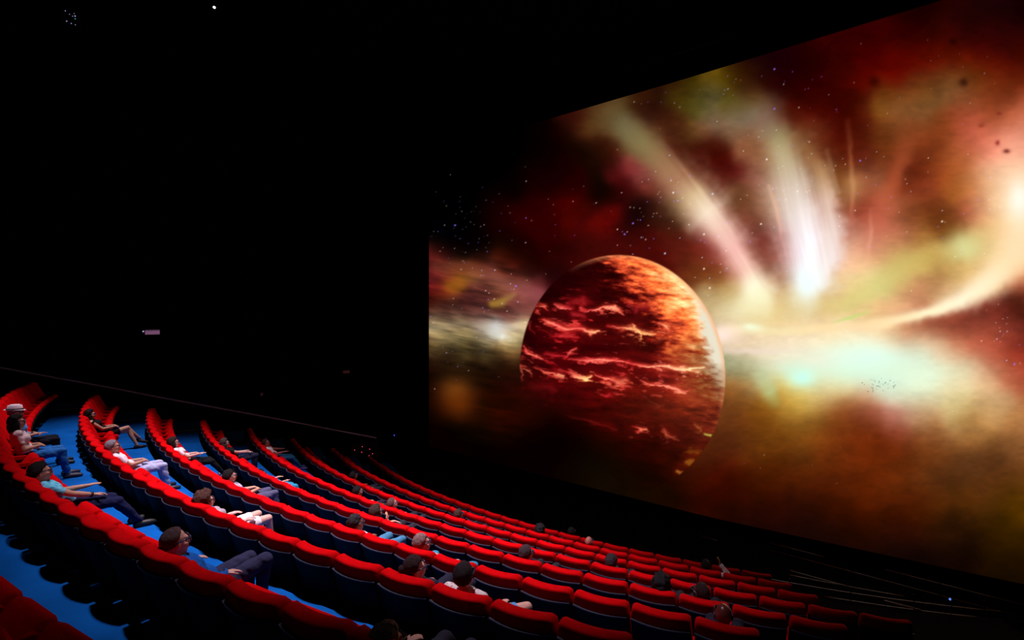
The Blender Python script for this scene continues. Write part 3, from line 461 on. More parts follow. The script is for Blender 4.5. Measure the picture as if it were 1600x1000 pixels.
def hand(B, Wp, d, nrmv, side, lab='hand', curl=.35, s=1.0):
    d = nrm(d); nv = np.asarray(nrmv, float); nv = nrm(nv-d*(nv @ d)); lat = np.cross(d, nv)*side      # lat points to the thumb side
    M = np.stack([lat, d, nv], 1)
    B.ell(lab, Wp+d*.045*s, np.array([.040, .052, .017])*s, M)
    B.cap(lab, Wp-d*.01, Wp+d*.02*s, .024*s, .024*s)
    for i, (o, L) in enumerate(((.028, .072), (.010, .080), (-.009, .075), (-.027, .058))):
        b = Wp+d*(.083-.006*abs(i-1))*s+lat*o*s; sp = nrm(d+lat*(o*4))
        d1 = nrm(sp*math.cos(curl*.6)+nv*math.sin(curl*.6)); d2 = nrm(sp*math.cos(curl*1.5)+nv*math.sin(curl*1.5))
        m = b+d1*L*.5*s; B.cap(lab, b, m, .0095*s, .0088*s); B.cap(lab, m, m+d2*L*.5*s, .0088*s, .0072*s)
    tb = Wp+d*.025*s+lat*.030*s; td = nrm(d*.65+lat*.75+nv*.1); m = tb+td*.038*s; B.cap(lab, tb, m, .0125*s, .0105*s); B.cap(lab, m, m+nrm(d*.9+lat*.4+nv*.2)*.032*s, .0105*s, .0085*s)
SKIN = {'fair': (.66, .36, .30), 'tan': (.50, .25, .17), 'brown': (.20, .085, .05), 'dark': (.075, .030, .020), 'ruddy': (.42, .15, .12), 'redbrown': (.21, .045, .038)}
M_lens = mat('dark_3d_lens', (.006, .006, .012), .12, .6, scale=5); M_gframe = mat('3d_glasses_frame', (.02, .025, .07), .3, .5, scale=20)
M_lips = mat('lips', (.40, .12, .11), .5, .3); M_strap = mat('black_watch_strap', (.008, .008, .01), .5, .4)
def hair_mesh(style, m, seed):
    n, h = 34, 22; V = []; F = []
    lay = {'short': (.012, 0, .006), 'crop': (.006, 0, .003), 'balding': (.008, .0, .004), 'long': (.022, 1, .010), 'curly': (.040, 1, .022), 'bun': (.012, 0, .004), 'braids': (.012, 0, .012), 'bob': (.024, 2, .008), 'side': (.018, 0, .010)}[style]
    t0, ln, nz = lay; cen = np.array([0, -.012, .022]); rad = np.array([.079, .098, .104])
    D = np.array([[math.cos(2*PI*k/n)*math.sin(PI*i/h), math.sin(2*PI*k/n)*math.sin(PI*i/h), -math.cos(PI*i/h)] for i in range(1, h) for k in range(n)]+[[0, 0, -1], [0, 0, 1]])
    s = np.clip((D[:, 1]+.45)/1.15, 0, 1); s = s*s*(3-2*s); back = -.62 if style != 'crop' else -.5
    line = back+((.78 if style == 'crop' else .52)-back)*s
    if style in ('long', 'curly', 'bob'): line = np.where(D[:, 1] < .35, -.75, line)
    if style == 'balding': line = np.where(D[:, 1] > -.25, 1.5, line); line = np.where((np.abs(D[:, 0]) > .5) & (D[:, 1] < .35), -.25, line)
    line = line+.22*vnoise(D[:, 0]*7+3, D[:, 1]*7+D[:, 2]*5, 30+seed)+.10*vnoise(D[:, 0]*18, D[:, 1]*18+D[:, 2]*9, 31+seed)
    mk = np.clip((D[:, 2]-line)/.22, -.4, 1)
    if style == 'balding': mk = np.minimum(mk, np.clip((.55-D[:, 2])/.2, -.4, 1))
    no = vnoise(D[:, 0]*9+seed, D[:, 2]*9+D[:, 1]*7, 5+seed)*2*nz+vnoise(D[:, 1]*22, D[:, 0]*20+D[:, 2]*6, 8+seed)*nz
    if style == 'braids': no = no+.007*np.sin(D[:, 0]*42)*np.abs(np.sin(D[:, 1]*16+D[:, 2]*6))
    P = cen+D*rad+D*(np.where(mk > 0, t0*np.sqrt(np.maximum(mk, 0)), mk*.05)+np.maximum(mk, 0)*no)[:, None]
    b1 = len(P)-2; F = []
    for i in range(h-2):
        for k in range(n): F.append((i*n+k, i*n+(k+1) % n, (i+1)*n+(k+1) % n, (i+1)*n+k))
    F += [(b1, (k+1) % n, k) for k in range(n)]+[(b1+1, (h-2)*n+k, (h-2)*n+(k+1) % n) for k in range(n)]
    mb = MB().add(P, F)
    if style in ('long', 'bob'):
        L = .20 if style == 'long' else .10; rs = np.random.RandomState(seed)
        for a in np.linspace(-1.95, 1.95, 13):
            x, y = .078*math.sin(a), -.012-.092*math.cos(a)
            mb.tube([(x*.9, y*.9, .03), (x*1.12, y*1.08, -.04), (x*1.15, y*1.08-.005, -.04-L*.5), (x*.95+rs.uniform(-.01, .01), y*.95, -.04-L*rs.uniform(.85, 1.1))], .024, 7)
    if style == 'curly':
        rs = np.random.RandomState(seed)
        for i in range(46):
            a = rs.uniform(-2.4, 2.4); z = rs.uniform(-.17, .10); r = .10+.012*rs.rand(); x, y = r*.82*math.sin(a), -.015-r*.98*math.cos(a); q = .018+.012*rs.rand()
            mb.tube([(x+q*math.cos(t), y+q*math.sin(t*1.0)*.6, z-.012*t+q*.5*math.sin(t)) for t in np.linspace(0, 5, 7)], .011, 6)
    if style == 'bun': mb.add(*ell_mesh((0, -.125, .03), np.array([.038, .034, .036]), np.eye(3)))
    return mb.mesh('hair', m, True)
def person(q):
    n, k = q['row'], q['k']; p, th = seat_pose(n, k); S = q.get('s', .94); rs = np.random.RandomState(q['row']*50+q['k']+40)
    root = obj('person', None, None, p, th+math.radians(q.get('turn', 0))); tag(root, q['label'], 'person', 'people watching the film')
    vox = q.get('vox', .0125); B = Body(); rho = math.radians(q.get('rec', 50)); xo = q.get('x', 0)
    hy, hz = q.get('hy', .53), q.get('hz', .455); H = np.array([xo, hy, hz])
    u = np.array([0, -math.sin(rho), math.cos(rho)]); v = np.array([0, math.cos(rho), math.sin(rho)]); r2 = rho-math.radians(12); u2 = np.array([0, -math.sin(r2), math.cos(r2)])
    ex = np.array([1., 0, 0]); Mt = np.stack([ex, v, u], 1); v2 = np.array([0, math.cos(r2), math.sin(r2)]); M2 = np.stack([ex, v2, u2], 1)
    f = q.get('sex', 'm') == 'f'; sw = (.155 if f else .18)*S; tk = q.get('stout', 1.0)
    ch = H+u*.16*S+u2*.16*S; nb = ch+u2*.165*S
    B.ell('pelvis', H, np.array([.165, .115*tk, .12])*S, Mt); B.ell('torso', H+u*.13*S+v*.012*tk, np.array([.142*tk, .108*tk, .14])*S, Mt); B.ell('torso', ch, np.array([.155 if f else .17, .112*tk, .16])*S, M2)
    if f:
        for sx in (-1, 1): B.ell('torso', ch+ex*sx*.07*S+v2*.085*S+u2*.0, np.array([.062, .052, .06])*S, M2)
    sh = {s_: nb-u2*.045*S+ex*s_*sw for s_ in (-1, 1)}
    B.cap('torso', sh[-1], sh[1], .056*S, .056*S); B.cap('torso', ch+u2*.06*S-v2*.02, nb+v2*.0, .085*S, .062*S)
    r3 = math.radians(q.get('neck', 8)); u3 = np.array([0, -math.sin(r3), math.cos(r3)]); hc = nb+u3*.135*S+np.array([0, .02, 0])*S
    B.cap('skin', nb-u2*.02, hc-u3*.05*S-np.array([0, .015, 0]), .054*S, .052*S)
    Hm = rot('Z', math.radians(q.get('yaw', 0))) @ rot('X', math.radians(q.get('pitch', 4))) @ rot('Y', math.radians(q.get('roll', 0)))
    hs = q.get('head', .97 if not f else .93)*1.0
    hp = lambda x, y, z: hc+Hm @ (np.array([x, y, z])*hs)
    B.ell('skin', hp(0, -.012, .022), np.array([.076, .095, .10])*hs, Hm); B.ell('skin', hp(0, .03, -.035), np.array([.061, .066, .080])*hs, Hm); B.ell('skin', hp(0, .058, -.092), np.array([.032, .030, .024])*hs, Hm)
    B.cap('skin', hp(0, .094, .004), hp(0, .112, -.030), .010, .0135); B.cap('skin', hp(-.034, .080, .026), hp(.034, .080, .026), .014, .014)
    B.ell('skin', hp(0, .088, -.062), np.array([.026, .013, .014])*hs, Hm)
    for s_ in (-1, 1):
        B.ell('skin', hp(s_*.078, -.006, -.014), np.array([.012, .021, .032])*hs, Hm); B.ell('skin', hp(s_*.040, .062, -.025), np.array([.022, .024, .022])*hs, Hm)
    # legs
    legs = q.get('legs', 'flat'); kneeup = {}
    for s_ in (-1, 1):
        hj = H+np.array([s_*.085*S, .03, -.012]); ank = np.array([xo+s_*.11, hy+.50, .085]); pole = np.array([s_*.12, .35, 1.])
        if legs == 'ext': ank = np.array([xo+s_*.10, hy+.66, .085])
        if legs == 'wide': ank = np.array([xo+s_*.20, hy+.44, .085]); pole = np.array([s_*.7, .3, 1.])
        if legs == 'cross' and s_ == q.get('over', -1): ank = np.array([xo-s_*.16, hy+.63, .22]); pole = np.array([-s_*.05, .25, 1.])
        elif legs == 'cross': ank = np.array([xo+s_*.02, hy+.58, .085])
        if legs == 'kneeup': ank = np.array([xo+s_*.09, hy+.40, .085+(.05 if s_ > 0 else 0)]); pole = np.array([s_*.12, .3, 1.])
        if legs == 'tuck': ank = np.array([xo+s_*.10, hy+.36, .085])
        kn, ank = ik(hj, ank, .425*S, .42*S, pole); kneeup[s_] = kn
        tl = 'L' if s_ < 0 else 'R'
        mid = hj+(kn-hj)*q.get('hem', .7); B.cap('thigh', hj, mid, .086*S, .066*S); B.cap('knee', mid, kn, .066*S, .056*S)
        cm = kn+(ank-kn)*.35+np.array([0, -.012, 0]); B.cap('shin', kn, cm, .052*S, .054*S); B.cap('shin', cm, ank, .054*S, .036*S)
        fd = nrm(np.array([s_*.18, 1., -.05 if ank[2] < .12 else -.35])); hl = ank+np.array([0, -.03, -.045]); bl = hl+fd*.15*S; B.cap('foot'+tl, ank, hl, .036*S, .036*S); B.cap('foot'+tl, hl, bl, .036*S, .038*S); B.cap('foot'+tl, bl, bl+fd*.065*S, .038*S, .026*S)
    # arms
    pose = q.get('arms', ('lap', 'lap'))
    for s_, po in zip((-1, 1), pose):
        pole = np.array([s_*.45, -.5, -.8]); d = np.array([-s_*.5, .8, -.1]); nv = np.array([0, 0, -1.]); cu = .45
        if po == 'lap': wr = np.array([xo+s_*.075, hy+.15, hz+.155]); d = np.array([-s_*.9, .45, -.05]); nv = np.array([0, -.5, -1.])
        elif po == 'thigh': wr = np.array([xo+s_*.115, hy+.17, hz+.165]); d = np.array([-s_*.08, 1, .12]); cu = .25
        elif po == 'knee': wr = kneeup[s_]+np.array([0, -.10, .085]); d = np.array([-s_*.1, 1, -.05]); cu = .5
        elif po == 'rest': wr = np.array([xo+s_*.25, .50, .62]); d = np.array([0, 1, -.12]); pole = np.array([s_*.5, -.8, -.5]); cu = .4
        elif po == 'belly': wr = np.array([xo+s_*.09, hy+.06, hz+.24]); d = np.array([-s_*1., .15, -.1]); nv = np.array([0, -1, -.5])
        elif po == 'side': wr = np.array([xo+s_*.195, hy+.09, hz+.11]); d = np.array([-s_*.25, 1, .1]); pole = np.array([s_*.15, -.7, -.8])
        elif po == 'up': wr = np.array([xo+s_*.24, .40, .93]); d = np.array([-s_*.3, .2, 1.]); nv = np.array([-s_*1., .2, 0]); pole = np.array([s_*.8, .2, -.6])
        elif po == 'face': wr = hc+np.array([s_*.13, .12, -.14]); d = np.array([-s_*.15, .15, 1.]); nv = np.array([-s_*1., -.3, 0]); pole = np.array([s_*.7, .2, -1.])
        elif po == 'out': wr = np.array([xo+s_*.30, hy+.20, hz+.16]); d = np.array([s_*.15, 1, .02]); cu = .12
        el, wr = ik(sh[s_], wr, .285*S, .25*S, pole)
        m = sh[s_]+(el-sh[s_])*.62; B.cap('uparm', sh[s_], m, .051*S*(.86 if f else 1), .044*S*(.88 if f else 1)); B.cap('elbow', m, el, .043*S*(.88 if f else 1), .039*S)
        B.cap('fore', el, el+(wr-el)*.4, .039*S*(.92 if f else 1), .038*S*(.9 if f else 1)); B.cap('fore', el+(wr-el)*.4, wr, .038*S*(.9 if f else 1), .026*S)
        hand(B, wr, d, nv, -s_, curl=cu, s=S*.98)
        if q.get('watch') == s_:
            wd = nrm(wr-el); M = Matrix.Translation(Vector(wr-wd*.03)) @ Vector(wd).to_track_quat('Z', 'Y').to_matrix().to_4x4()
            obj('watch', MB().lathe([(.030, -.014), (.034, -.012), (.034, .012), (.030, .014)], 14, M).mesh('watch', M_strap, True), root)
    me = remesh(B.mb, vox, 3 if vox < .011 else 2); V, Nn, F = arrs(me); lab, names = B.label(V.astype(float))
    shiny = q['skin'] == 'redbrown'; skin = mat('skin_'+q['skin'], SKIN[q['skin']], .28 if shiny else .5, .6 if shiny else .35, var=.10, scale=18)
    bpy.data.meshes.remove(me); obj('body', qmesh('body', V, F, skin), root)
    isl = lambda *L: np.isin(lab, [names.index(x) for x in L if x in names])
    sl = q.get('sleeve', 'short'); parts = ['torso']+(['uparm'] if sl != 'none' else [])+(['elbow', 'fore'] if sl == 'long' else [])
    sc = q['shirt']; ms = mat('shirt_'+q['id'], sc[0], .85, .1, var=.12, scale=20, pattern=sc[1] if len(sc) > 1 else None, col2=sc[2] if len(sc) > 1 else None)
    keep = isl(*parts)
    if sl == 'none': zc = (V-nb) @ u2; keep &= ~((zc > -.03*S) & (np.abs(V[:, 0]-xo) > .12*S))
    obj('shirt', qmesh('shirt', *sub(V, Nn, F, keep, .010, .010), ms), root)
    pl = q.get('plen', 'full'); parts = ['pelvis', 'thigh']+(['knee', 'shin'] if pl == 'full' else []); pn = {'full': 'trousers', 'short': 'shorts', 'skirt': 'skirt'}[pl]
    mp = mat('trousers_'+q['id'], q['pants'], .85, .1, var=.15, scale=20)
    obj(pn, qmesh(pn, *sub(V, Nn, F, isl(*parts), .011, .010), mp), root)
    mh = mat('shoe_'+q['id'], q.get('shoe', (.01, .01, .012)), .5, .3)
    for t in 'LR': obj('shoe', qmesh('shoe', *sub(V, Nn, F, isl('foot'+t), .009), mh), root)
    HM = Matrix.Translation(Vector(hc)) @ Matrix(Hm.tolist()).to_4x4() @ Matrix.Scale(hs, 4)
    if q.get('hair'):
        st_, hcol = q['hair']; hm = hair_mesh(st_, mat('hair_%s' % q['id'], hcol, .5, .16, var=.5, scale=55, bump=.7), rs.randint(0, 20)); hm.transform(HM); obj('hair', hm, root)
    lm = MB().add(*ell_mesh((0, .0965, -.0585), np.array([.022, .006, .0045]), np.eye(3))).add(*ell_mesh((0, .0965, -.0665), np.array([.019, .007, .005]), np.eye(3))).mesh('lips', M_lips, True); lm.transform(HM); obj('lips', lm, root)
    g = MB(); 
    for s_ in (-1, 1):
        g.tube([(s_*.006, .108, .030), (s_*.062, .100, .034), (s_*.066, .098, .012), (s_*.050, .106, -.012), (s_*.016, .112, -.010), (s_*.006, .108, .030)], .006, 6)
        g.tube([(s_*.064, .098, .028), (s_*.078, .05, .026), (s_*.083, -.012, .016), (s_*.080, -.032, -.006)], .006, 6)
    g.tube([(-.010, .110, .024), (0, .113, .022), (.010, .110, .024)], .004, 6)
    gm = g.mesh('glasses', M_gframe, True); gm.transform(HM); go = obj('glasses', gm, root)
    for s_ in (-1, 1):
        l = MB().add([(s_*.007, .1085, .029), (s_*.062, .100, .032), (s_*.065, .098, .012), (s_*.050, .106, -.011), (s_*.016, .112, -.009), (s_*.007, .1055, .029), (s_*.062, .097, .032), (s_*.065, .095, .012), (s_*.050, .103, -.011), (s_*.016, .109, -.009)],
            [(0, 1, 2, 3, 4), (9, 8, 7, 6, 5)]+[(i, (i+1) % 5, (i+1) % 5+5, i+5) for i in range(5)]).mesh('lens', M_lens); l.transform(HM); obj('lens', l, go)
    if q.get('beard'):
        bm = MB().add(*ell_mesh((0, .050, -.078), np.array([.058, .050, .052]), np.eye(3))).mesh('beard', mat('grey_beard', (.42, .36, .38), .8, .2, var=.4, scale=60, bump=.6), True); bm.transform(HM); obj('beard', bm, root)
    if q.get('hat'):
        n_ = 28; Vh = []; prof = [(.0, .150, .0), (.06, .150, .0), (.085, .135, 0), (.098, .07, .0), (.100, .052, 0), (.132, .044, 1), (.134, .048, 1), (.100, .058, 0)]
        prof = prof[1:]
        for r, z, br in prof:
            for i in range(n_):
                a = 2*PI*i/n_; y = math.sin(a)*r*1.18; x = math.cos(a)*r*.95; Vh.append((x, y-.012, z+(.014*abs(math.cos(a)) if br else 0)-(.012*math.sin(a) if br else 0)-(.016*math.exp(-(x/.02)**2) if z > .14 else 0)))
        Fh = [tuple(range(n_))]
        for i in range(len(prof)-1):
            for j in range(n_): Fh.append((i*n_+j, (i+1)*n_+j, (i+1)*n_+(j+1) % n_, i*n_+(j+1) % n_))
        hmsh = mesh('hat', Vh, Fh, mat('pale_straw_hat', (.85, .70, .76), .9, .1, scale=60, bump=.4), True); hmsh.transform(HM @ Matrix.Rotation(math.radians(-6), 4, 'X')); ho = obj('hat', hmsh, root)
        bd = MB().lathe([(.101, .054), (.103, .056), (.1015, .078), (.0995, .08)], 28, Matrix.Diagonal((.97, 1.2, 1, 1))).mesh('hat_band', M_strap, True); bd.transform(HM @ Matrix.Translation((0, -.012, 0)) @ Matrix.Rotation(math.radians(-6), 4, 'X')); obj('hat_band', bd, ho)
    return root
BLK, DKB, BRN, GRY = (.006, .004, .005), (.016, .009, .008), (.07, .025, .018), (.20, .17, .19)
PEOPLE = [
 dict(id='a', row=1, k=-8, rec=22, hy=.52, label='bearded man in pale hat and light blue polo shirt, near the handrail', skin='tan', shirt=((.10, .33, .70),), pants=(.008, .008, .016), shoe=(.012, .012, .016), hair=('crop', (.30, .27, .28)), hat=1, arms=('lap', 'thigh'), watch=-1, vox=.0105, stout=1.15, yaw=-6, legs='flat', beard=1),
 dict(id='b', row=1, k=-6, rec=24, hy=.52, label='dark-haired woman in cream blouse and blue jeans beside the man in a hat', sex='f', skin='tan', shirt=((.75, .58, .58),), pants=(.02, .13, .40), hair=('bob', BLK), arms=('lap', 'lap'), vox=.0105, yaw=-8, legs='flat', shoe=(.03, .03, .05)),
 dict(id='c', row=1, k=0, label='dark-haired man in teal checked shirt with a hand on his knee', skin='tan', shirt=((.16, .60, .82), 'plaid', (.06, .28, .48)), pants=(.010, .012, .05), hair=('short', BLK), arms=('thigh', 'knee'), watch=1, vox=.0085, yaw=-4, legs='ext'),
 dict(id='d', row=1, k=6, x=-.08, label='short-haired man in blue sweater and dark trousers, nearest full figure', skin='fair', sleeve='long', shirt=((.010, .10, .42),), pants=(.030, .030, .075), hair=('crop', (.085, .045, .05)), arms=('rest', 'rest'), vox=.0085, legs='kneeup', shoe=(.01, .06, .25), yaw=-10),
 dict(id='e', row=1, k=10, x=-.06, label='grey-haired head cut off by the bottom edge of the photo', skin='fair', shirt=((.05, .05, .08),), pants=(.03, .03, .05), hair=('side', (.22, .14, .13)), arms=('side', 'side'), vox=.011, yaw=-16, rec=60, hz=.43, legs='ext', hy=.50),
 dict(id='f', row=2, k=-7, hy=.50, label='woman in sleeveless black dress with bare crossed legs', sex='f', skin='tan', sleeve='none', plen='skirt', hem=.55, shirt=((.010, .008, .010),), pants=(.010, .008, .010), shoe=(.012, .010, .012), hair=('long', BLK), arms=('lap', 'lap'), legs='cross', over=1, vox=.0105, yaw=-6),
 dict(id='g', row=2, k=0, label='grey-haired man in white shirt and pale jeans, hands clasped', skin='tan', shirt=((.78, .70, .80),), pants=(.40, .42, .66), shoe=(.012, .014, .03), hair=('short', (.24, .22, .26)), arms=('lap', 'lap'), vox=.010, yaw=-8, pitch=10),
 dict(id='h', row=2, k=7, label='woman with curly brown hair and bare knees', sex='f', skin='fair', plen='skirt', hem=.7, shirt=((.35, .30, .33),), pants=(.72, .64, .70), shoe=(.05, .04, .05), hair=('curly', BRN), arms=('side', 'side'), vox=.011, yaw=-12, rec=55),
 dict(id='i', row=2, k=13, label='woman with glossy dark hair tied in a bun', sex='f', skin='fair', shirt=((.03, .03, .05),), pants=(.02, .02, .04), hair=('bun', (.030, .012, .014)), arms=('side', 'side'), vox=.0115, yaw=-38, roll=6),
 dict(id='j', row=2, k=14, label='man with cropped black hair in red floral shirt and denim shorts', skin='fair', plen='short', shirt=((.62, .30, .32), 'dots', (.78, .70, .72)), pants=(.10, .30, .66), shoe=(.3, .3, .3), hair=('short', (.022, .014, .018)), arms=('side', 'side'), vox=.0105, legs='wide', yaw=8, x=-.07, rec=44),
 dict(id='k', row=3, k=-3, label='dark-haired woman in white top and black trousers', sex='f', skin='fair', shirt=((.78, .70, .76),), pants=(.008, .009, .012), shoe=(.5, .5, .52), hair=('bob', DKB), arms=('lap', 'thigh'), vox=.012, legs='ext', yaw=-8),
 dict(id='l', row=3, k=3, label='dark-haired man in white patterned shirt and grey trousers', skin='tan', shirt=((.74, .68, .76), 'dots', (.30, .28, .36)), pants=(.075, .075, .14), hair=('short', BLK), arms=('lap', 'lap'), vox=.011, yaw=-6),
 dict(id='m', row=3, k=9, label='person with tightly braided black hair and white collar', skin='brown', shirt=((.70, .66, .70),), pants=(.05, .18, .32), hair=('braids', (.020, .014, .018)), arms=('side', 'side'), vox=.0125, yaw=-22),
 dict(id='n', row=3, k=11, label='short grey-haired man wearing glasses and teal jeans', skin='fair', shirt=((.02, .02, .03),), pants=(.03, .20, .34), hair=('short', (.26, .15, .15)), arms=('side', 'side'), vox=.0125, yaw=-30, legs='wide', pitch=8),
 dict(id='o', row=3, k=17, label='bald man with gleaming scalp and dark navy shirt', skin='redbrown', shirt=((.030, .032, .075),), pants=(.02, .02, .04), hair=None, arms=('side', 'side'), vox=.011, yaw=8, x=-.03),
 dict(id='p', row=4, k=-3, label='brown-haired woman in black resting a pale forearm on her lap', sex='f', skin='fair', shirt=((.010, .010, .013),), pants=(.018, .020, .045), hair=('bob', (.05, .035, .035)), arms=('thigh', 'knee'), vox=.0135, legs='kneeup', yaw=-6),
 dict(id='q', row=4, k=2, s=.78, label='small figure in teal jeans sunk low in the seat', skin='fair', shirt=((.02, .02, .03),), pants=(.03, .30, .52), hair=('short', BLK), arms=('side', 'side'), vox=.0135, rec=64, hy=.56, hz=.47, neck=40, legs='flat'),
 dict(id='r', row=4, k=9, label='dark-haired person raising a hand beside the glasses', skin='tan', shirt=((.02, .015, .02),), pants=(.02, .02, .03), hair=('long', (.035, .018, .014)), arms=('lap', 'face'), vox=.0125, yaw=-10),
 dict(id='s', row=4, k=14, label='person with straight dark hair, head just above the seats', skin='fair', shirt=((.02, .02, .03),), pants=(.02, .02, .03), hair=('short', (.05, .03, .035)), arms=('side', 'side'), vox=.014, yaw=-20),
 dict(id='t', row=4, k=17, label='woman with wavy black hair next to a shaven-headed man', sex='f', skin='brown', shirt=((.02, .02, .025),), pants=(.02, .02, .03), hair=('curly', (.014, .012, .014)), arms=('side', 'side'), vox=.0125, x=.09, yaw=-6, roll=-8),
 dict(id='u', row=4, k=18, label='dark-skinned man with shaven head and glasses looking sideways', skin='dark', shirt=((.02, .015, .015),), pants=(.02, .02, .03), hair=('crop', (.032, .014, .014)), arms=('side', 'side'), vox=.012, x=-.04, yaw=52),
 dict(id='v', row=5, k=-4, label='man in pale shirt and teal jeans, both arms stretched forward', skin='ruddy', shirt=((.70, .66, .70),), pants=(.02, .12, .26), hair=('crop', (.04, .02, .02)), arms=('out', 'thigh'), vox=.0145, legs='ext', shoe=(.12, .10, .30), yaw=-10),
 dict(id='w', row=5, k=6, label='dark-haired head in the fourth row, dimly lit', skin='tan', shirt=((.015, .015, .02),), pants=(.02, .02, .03), hair=('short', BLK), arms=('side', 'side'), vox=.015, yaw=-10),
 dict(id='x', row=5, k=8, label='person with light brown cropped hair in front of a raised hand', skin='fair', shirt=((.03, .02, .02),), pants=(.02, .02, .03), hair=('crop', (.10, .05, .045)), arms=('side', 'side'), vox=.015, yaw=-12),
 dict(id='y', row=5, k=16, label='person with sleek dark hair sunk low in the fourth row', skin='fair', shirt=((.02, .02, .03),), pants=(.02, .02, .03), hair=('side', (.035, .025, .03)), arms=('side', 'side'), vox=.015),
 dict(id='z', row=6, k=3, label='dark-haired figure barely visible in the third row', skin='brown', shirt=((.015, .015, .02),), pants=(.02, .02, .03), hair=('short', BLK), arms=('side', 'side'), vox=.016),
 dict(id='aa', row=6, k=10, label='brown-haired person low in the third row', skin='tan', shirt=((.02, .02, .02),), pants=(.02, .02, .03), hair=('short', (.05, .025, .02)), arms=('side', 'side'), vox=.016),
 dict(id='bb', row=7, k=1, label='person with messy dark hair in the second row', skin='brown', shirt=((.015, .015, .02),), pants=(.02, .02, .03), hair=('curly', (.014, .012, .014)), arms=('side', 'side'), vox=.016),
 dict(id='cc', row=7, k=3, label='bald man with pink scalp in the second row', skin='ruddy', shirt=((.02, .02, .03),), pants=(.02, .02, .03), hair=None, arms=('side', 'side'), vox=.016),
 dict(id='dd', row=7, k=7, label='dark-haired person with a white sleeve in the second row', skin='brown', sleeve='long', shirt=((.70, .68, .72),), pants=(.02, .02, .03), hair=('short', BLK), arms=('side', 'up'), vox=.014),
 dict(id='ee', row=8, k=-1, label='dark-haired person in the front row', skin='brown', shirt=((.015, .015, .02),), pants=(.02, .02, .03), hair=('short', BLK), arms=('side', 'side'), vox=.016),
]
for q in PEOPLE: person(q)

OCC = {(q['row'], q['k']) for q in PEOPLE}
for n, (k0, k1) in SPAN.items():
    for k in range(k0, k1+1): theatre_seat(n, k, (n, k) in OCC, k == k1)
# ------------------------------------------------------------------ fittings
def led(name, loc, col, r, parent=None, e=3):
    return obj(name, MB().add(*ell_mesh((0, 0, 0), np.array([r, r, r]), np.eye(3), 8, 6)).mesh(name, mat('%s_glow' % name, col, .3, .3, emit=e), True), parent, loc)
# parapet and handrail beside the far aisle
tl = -.343
def aisle_pt(R, off, z=0): x, y = pol(R, tl); return Vector((x-off*math.cos(tl), y-off*math.sin(tl), z))
RAIL = [(32.6, 6.36), (31.2, 5.96), (29.9, 5.57), (28.6, 5.19), (27.3, 4.78), (25.8, 4.33), (24.2, 3.85), (23.3, 3.58), (21.6, 3.05), (19.8, 2.5)]
Vp = []; 
for R_, z_ in RAIL:
    for o_ in (2.02, 2.16):
        Vp += [aisle_pt(R_, o_, z_-.10), aisle_pt(R_, o_, -.02)]
Fp = [(0, 1, 3, 2), (len(Vp)-4, len(Vp)-2, len(Vp)-1, len(Vp)-3)]
for i in range(len(RAIL)-1):
    a = i*4; b_ = a+4; Fp += [(a, b_, b_+1, a+1), (a+2, a+3, b_+3, b_+2), (a, a+2, b_+2, b_)]
tag(obj('wall_parapet', mesh('wall_parapet', Vp, Fp, M_black)), kind='structure')
hr = tag(obj('handrail', None, None, aisle_pt(RAIL[-1][0], 2.09, RAIL[-1][1]-.1)), 'long lilac-lit handrail on the parapet beside the far aisle', 'handrail'); hm_ = -hr.location
M_rail = mat('lilac_lit_rail', (.45, .50, 1.0), .45, .5, scale=20)  # lilac of the light on the rail is put into its base colour
obj('rail', MB().tube([aisle_pt(R_, 2.09, z_)+hm_ for R_, z_ in RAIL], .030, 10).mesh('rail', M_rail, True), hr)
for R_, z_ in RAIL: obj('post', MB().tube([aisle_pt(R_, 2.09, z_-.12)+hm_, aisle_pt(R_, 2.09, z_)+hm_], .012, 8).mesh('post', M_metal, True), hr)
# signs on the far side wall
def wall_sign(name, y, z, w, h, m, label):
    s = tag(obj(name, None, None, (-17, y, z)), label, 'sign')
    obj('housing', MB().box((.005, -w/2-.02, -h/2-.02), (.07, w/2+.02, h/2+.02)).mesh('housing', M_metal), s)
    obj('panel', MB().box((.07, -w/2, -h/2), (.08, w/2, h/2)).mesh('panel', m), s); return s
sg = wall_sign('lit_sign', -23.54, 6.82, .54, .20, mat('lilac_sign_panel', (.20, .085, .17), .4, .4, emit=.75), 'small lilac lit sign box high on the dark side wall')
obj('panel_rim', MB().box((.079, -.27, .055), (.084, .27, .10)).mesh('panel_rim', mat('dim_lilac', (.09, .045, .09), .5, .2, emit=.6)), sg)
led('indicator', (.09, -.34, .04), (.45, .45, .75), .03, sg, 1)
wall_sign('exit_sign', -14.08, 4.31, .42, .16, mat('dim_red_panel', (.035, .008, .008), .5, .3, emit=.6), 'faint dark red sign box on the wall near the screen')
wall_sign('call_point', -18.85, 3.59, .12, .14, mat('dim_pink_panel', (.03, .008, .012), .5, .3, emit=.5), 'tiny dim reddish box low on the side wall')
# ceiling fittings
def fixture(name, loc, label, drop=.25):
    f = tag(obj(name, None, None, loc), label, 'lamp')
    obj('mount', MB().tube([(0, 0, 0), (0, 0, -drop)], .03, 8).mesh('mount', M_metal, True), f)
    return f
f = fixture('ceiling_spotlight', (-10.26, -23.53, CEIL), 'small ceiling spotlight glowing white above the aisle', .04)
Mt_ = Matrix.Translation((0, 0, -.10)) @ Matrix.Rotation(math.radians(38), 4, (CAM-Vector((-10.26, -23.53, CEIL))).cross(Vector((0, 0, 1))).normalized()) 
obj('housing', MB().lathe([(.05, .12), (.075, .10), (.08, -.10), (.07, -.10)], 16, Mt_).mesh('housing', M_metal, True), f)
obj('bulb', MB().lathe([(.02, -.095), (.045, -.10), (.03, -.125), (.01, -.13)], 12, Mt_).mesh('bulb', mat('white_lamp_glow', (1, .95, .9), .3, .3, emit=2.5), True), f)
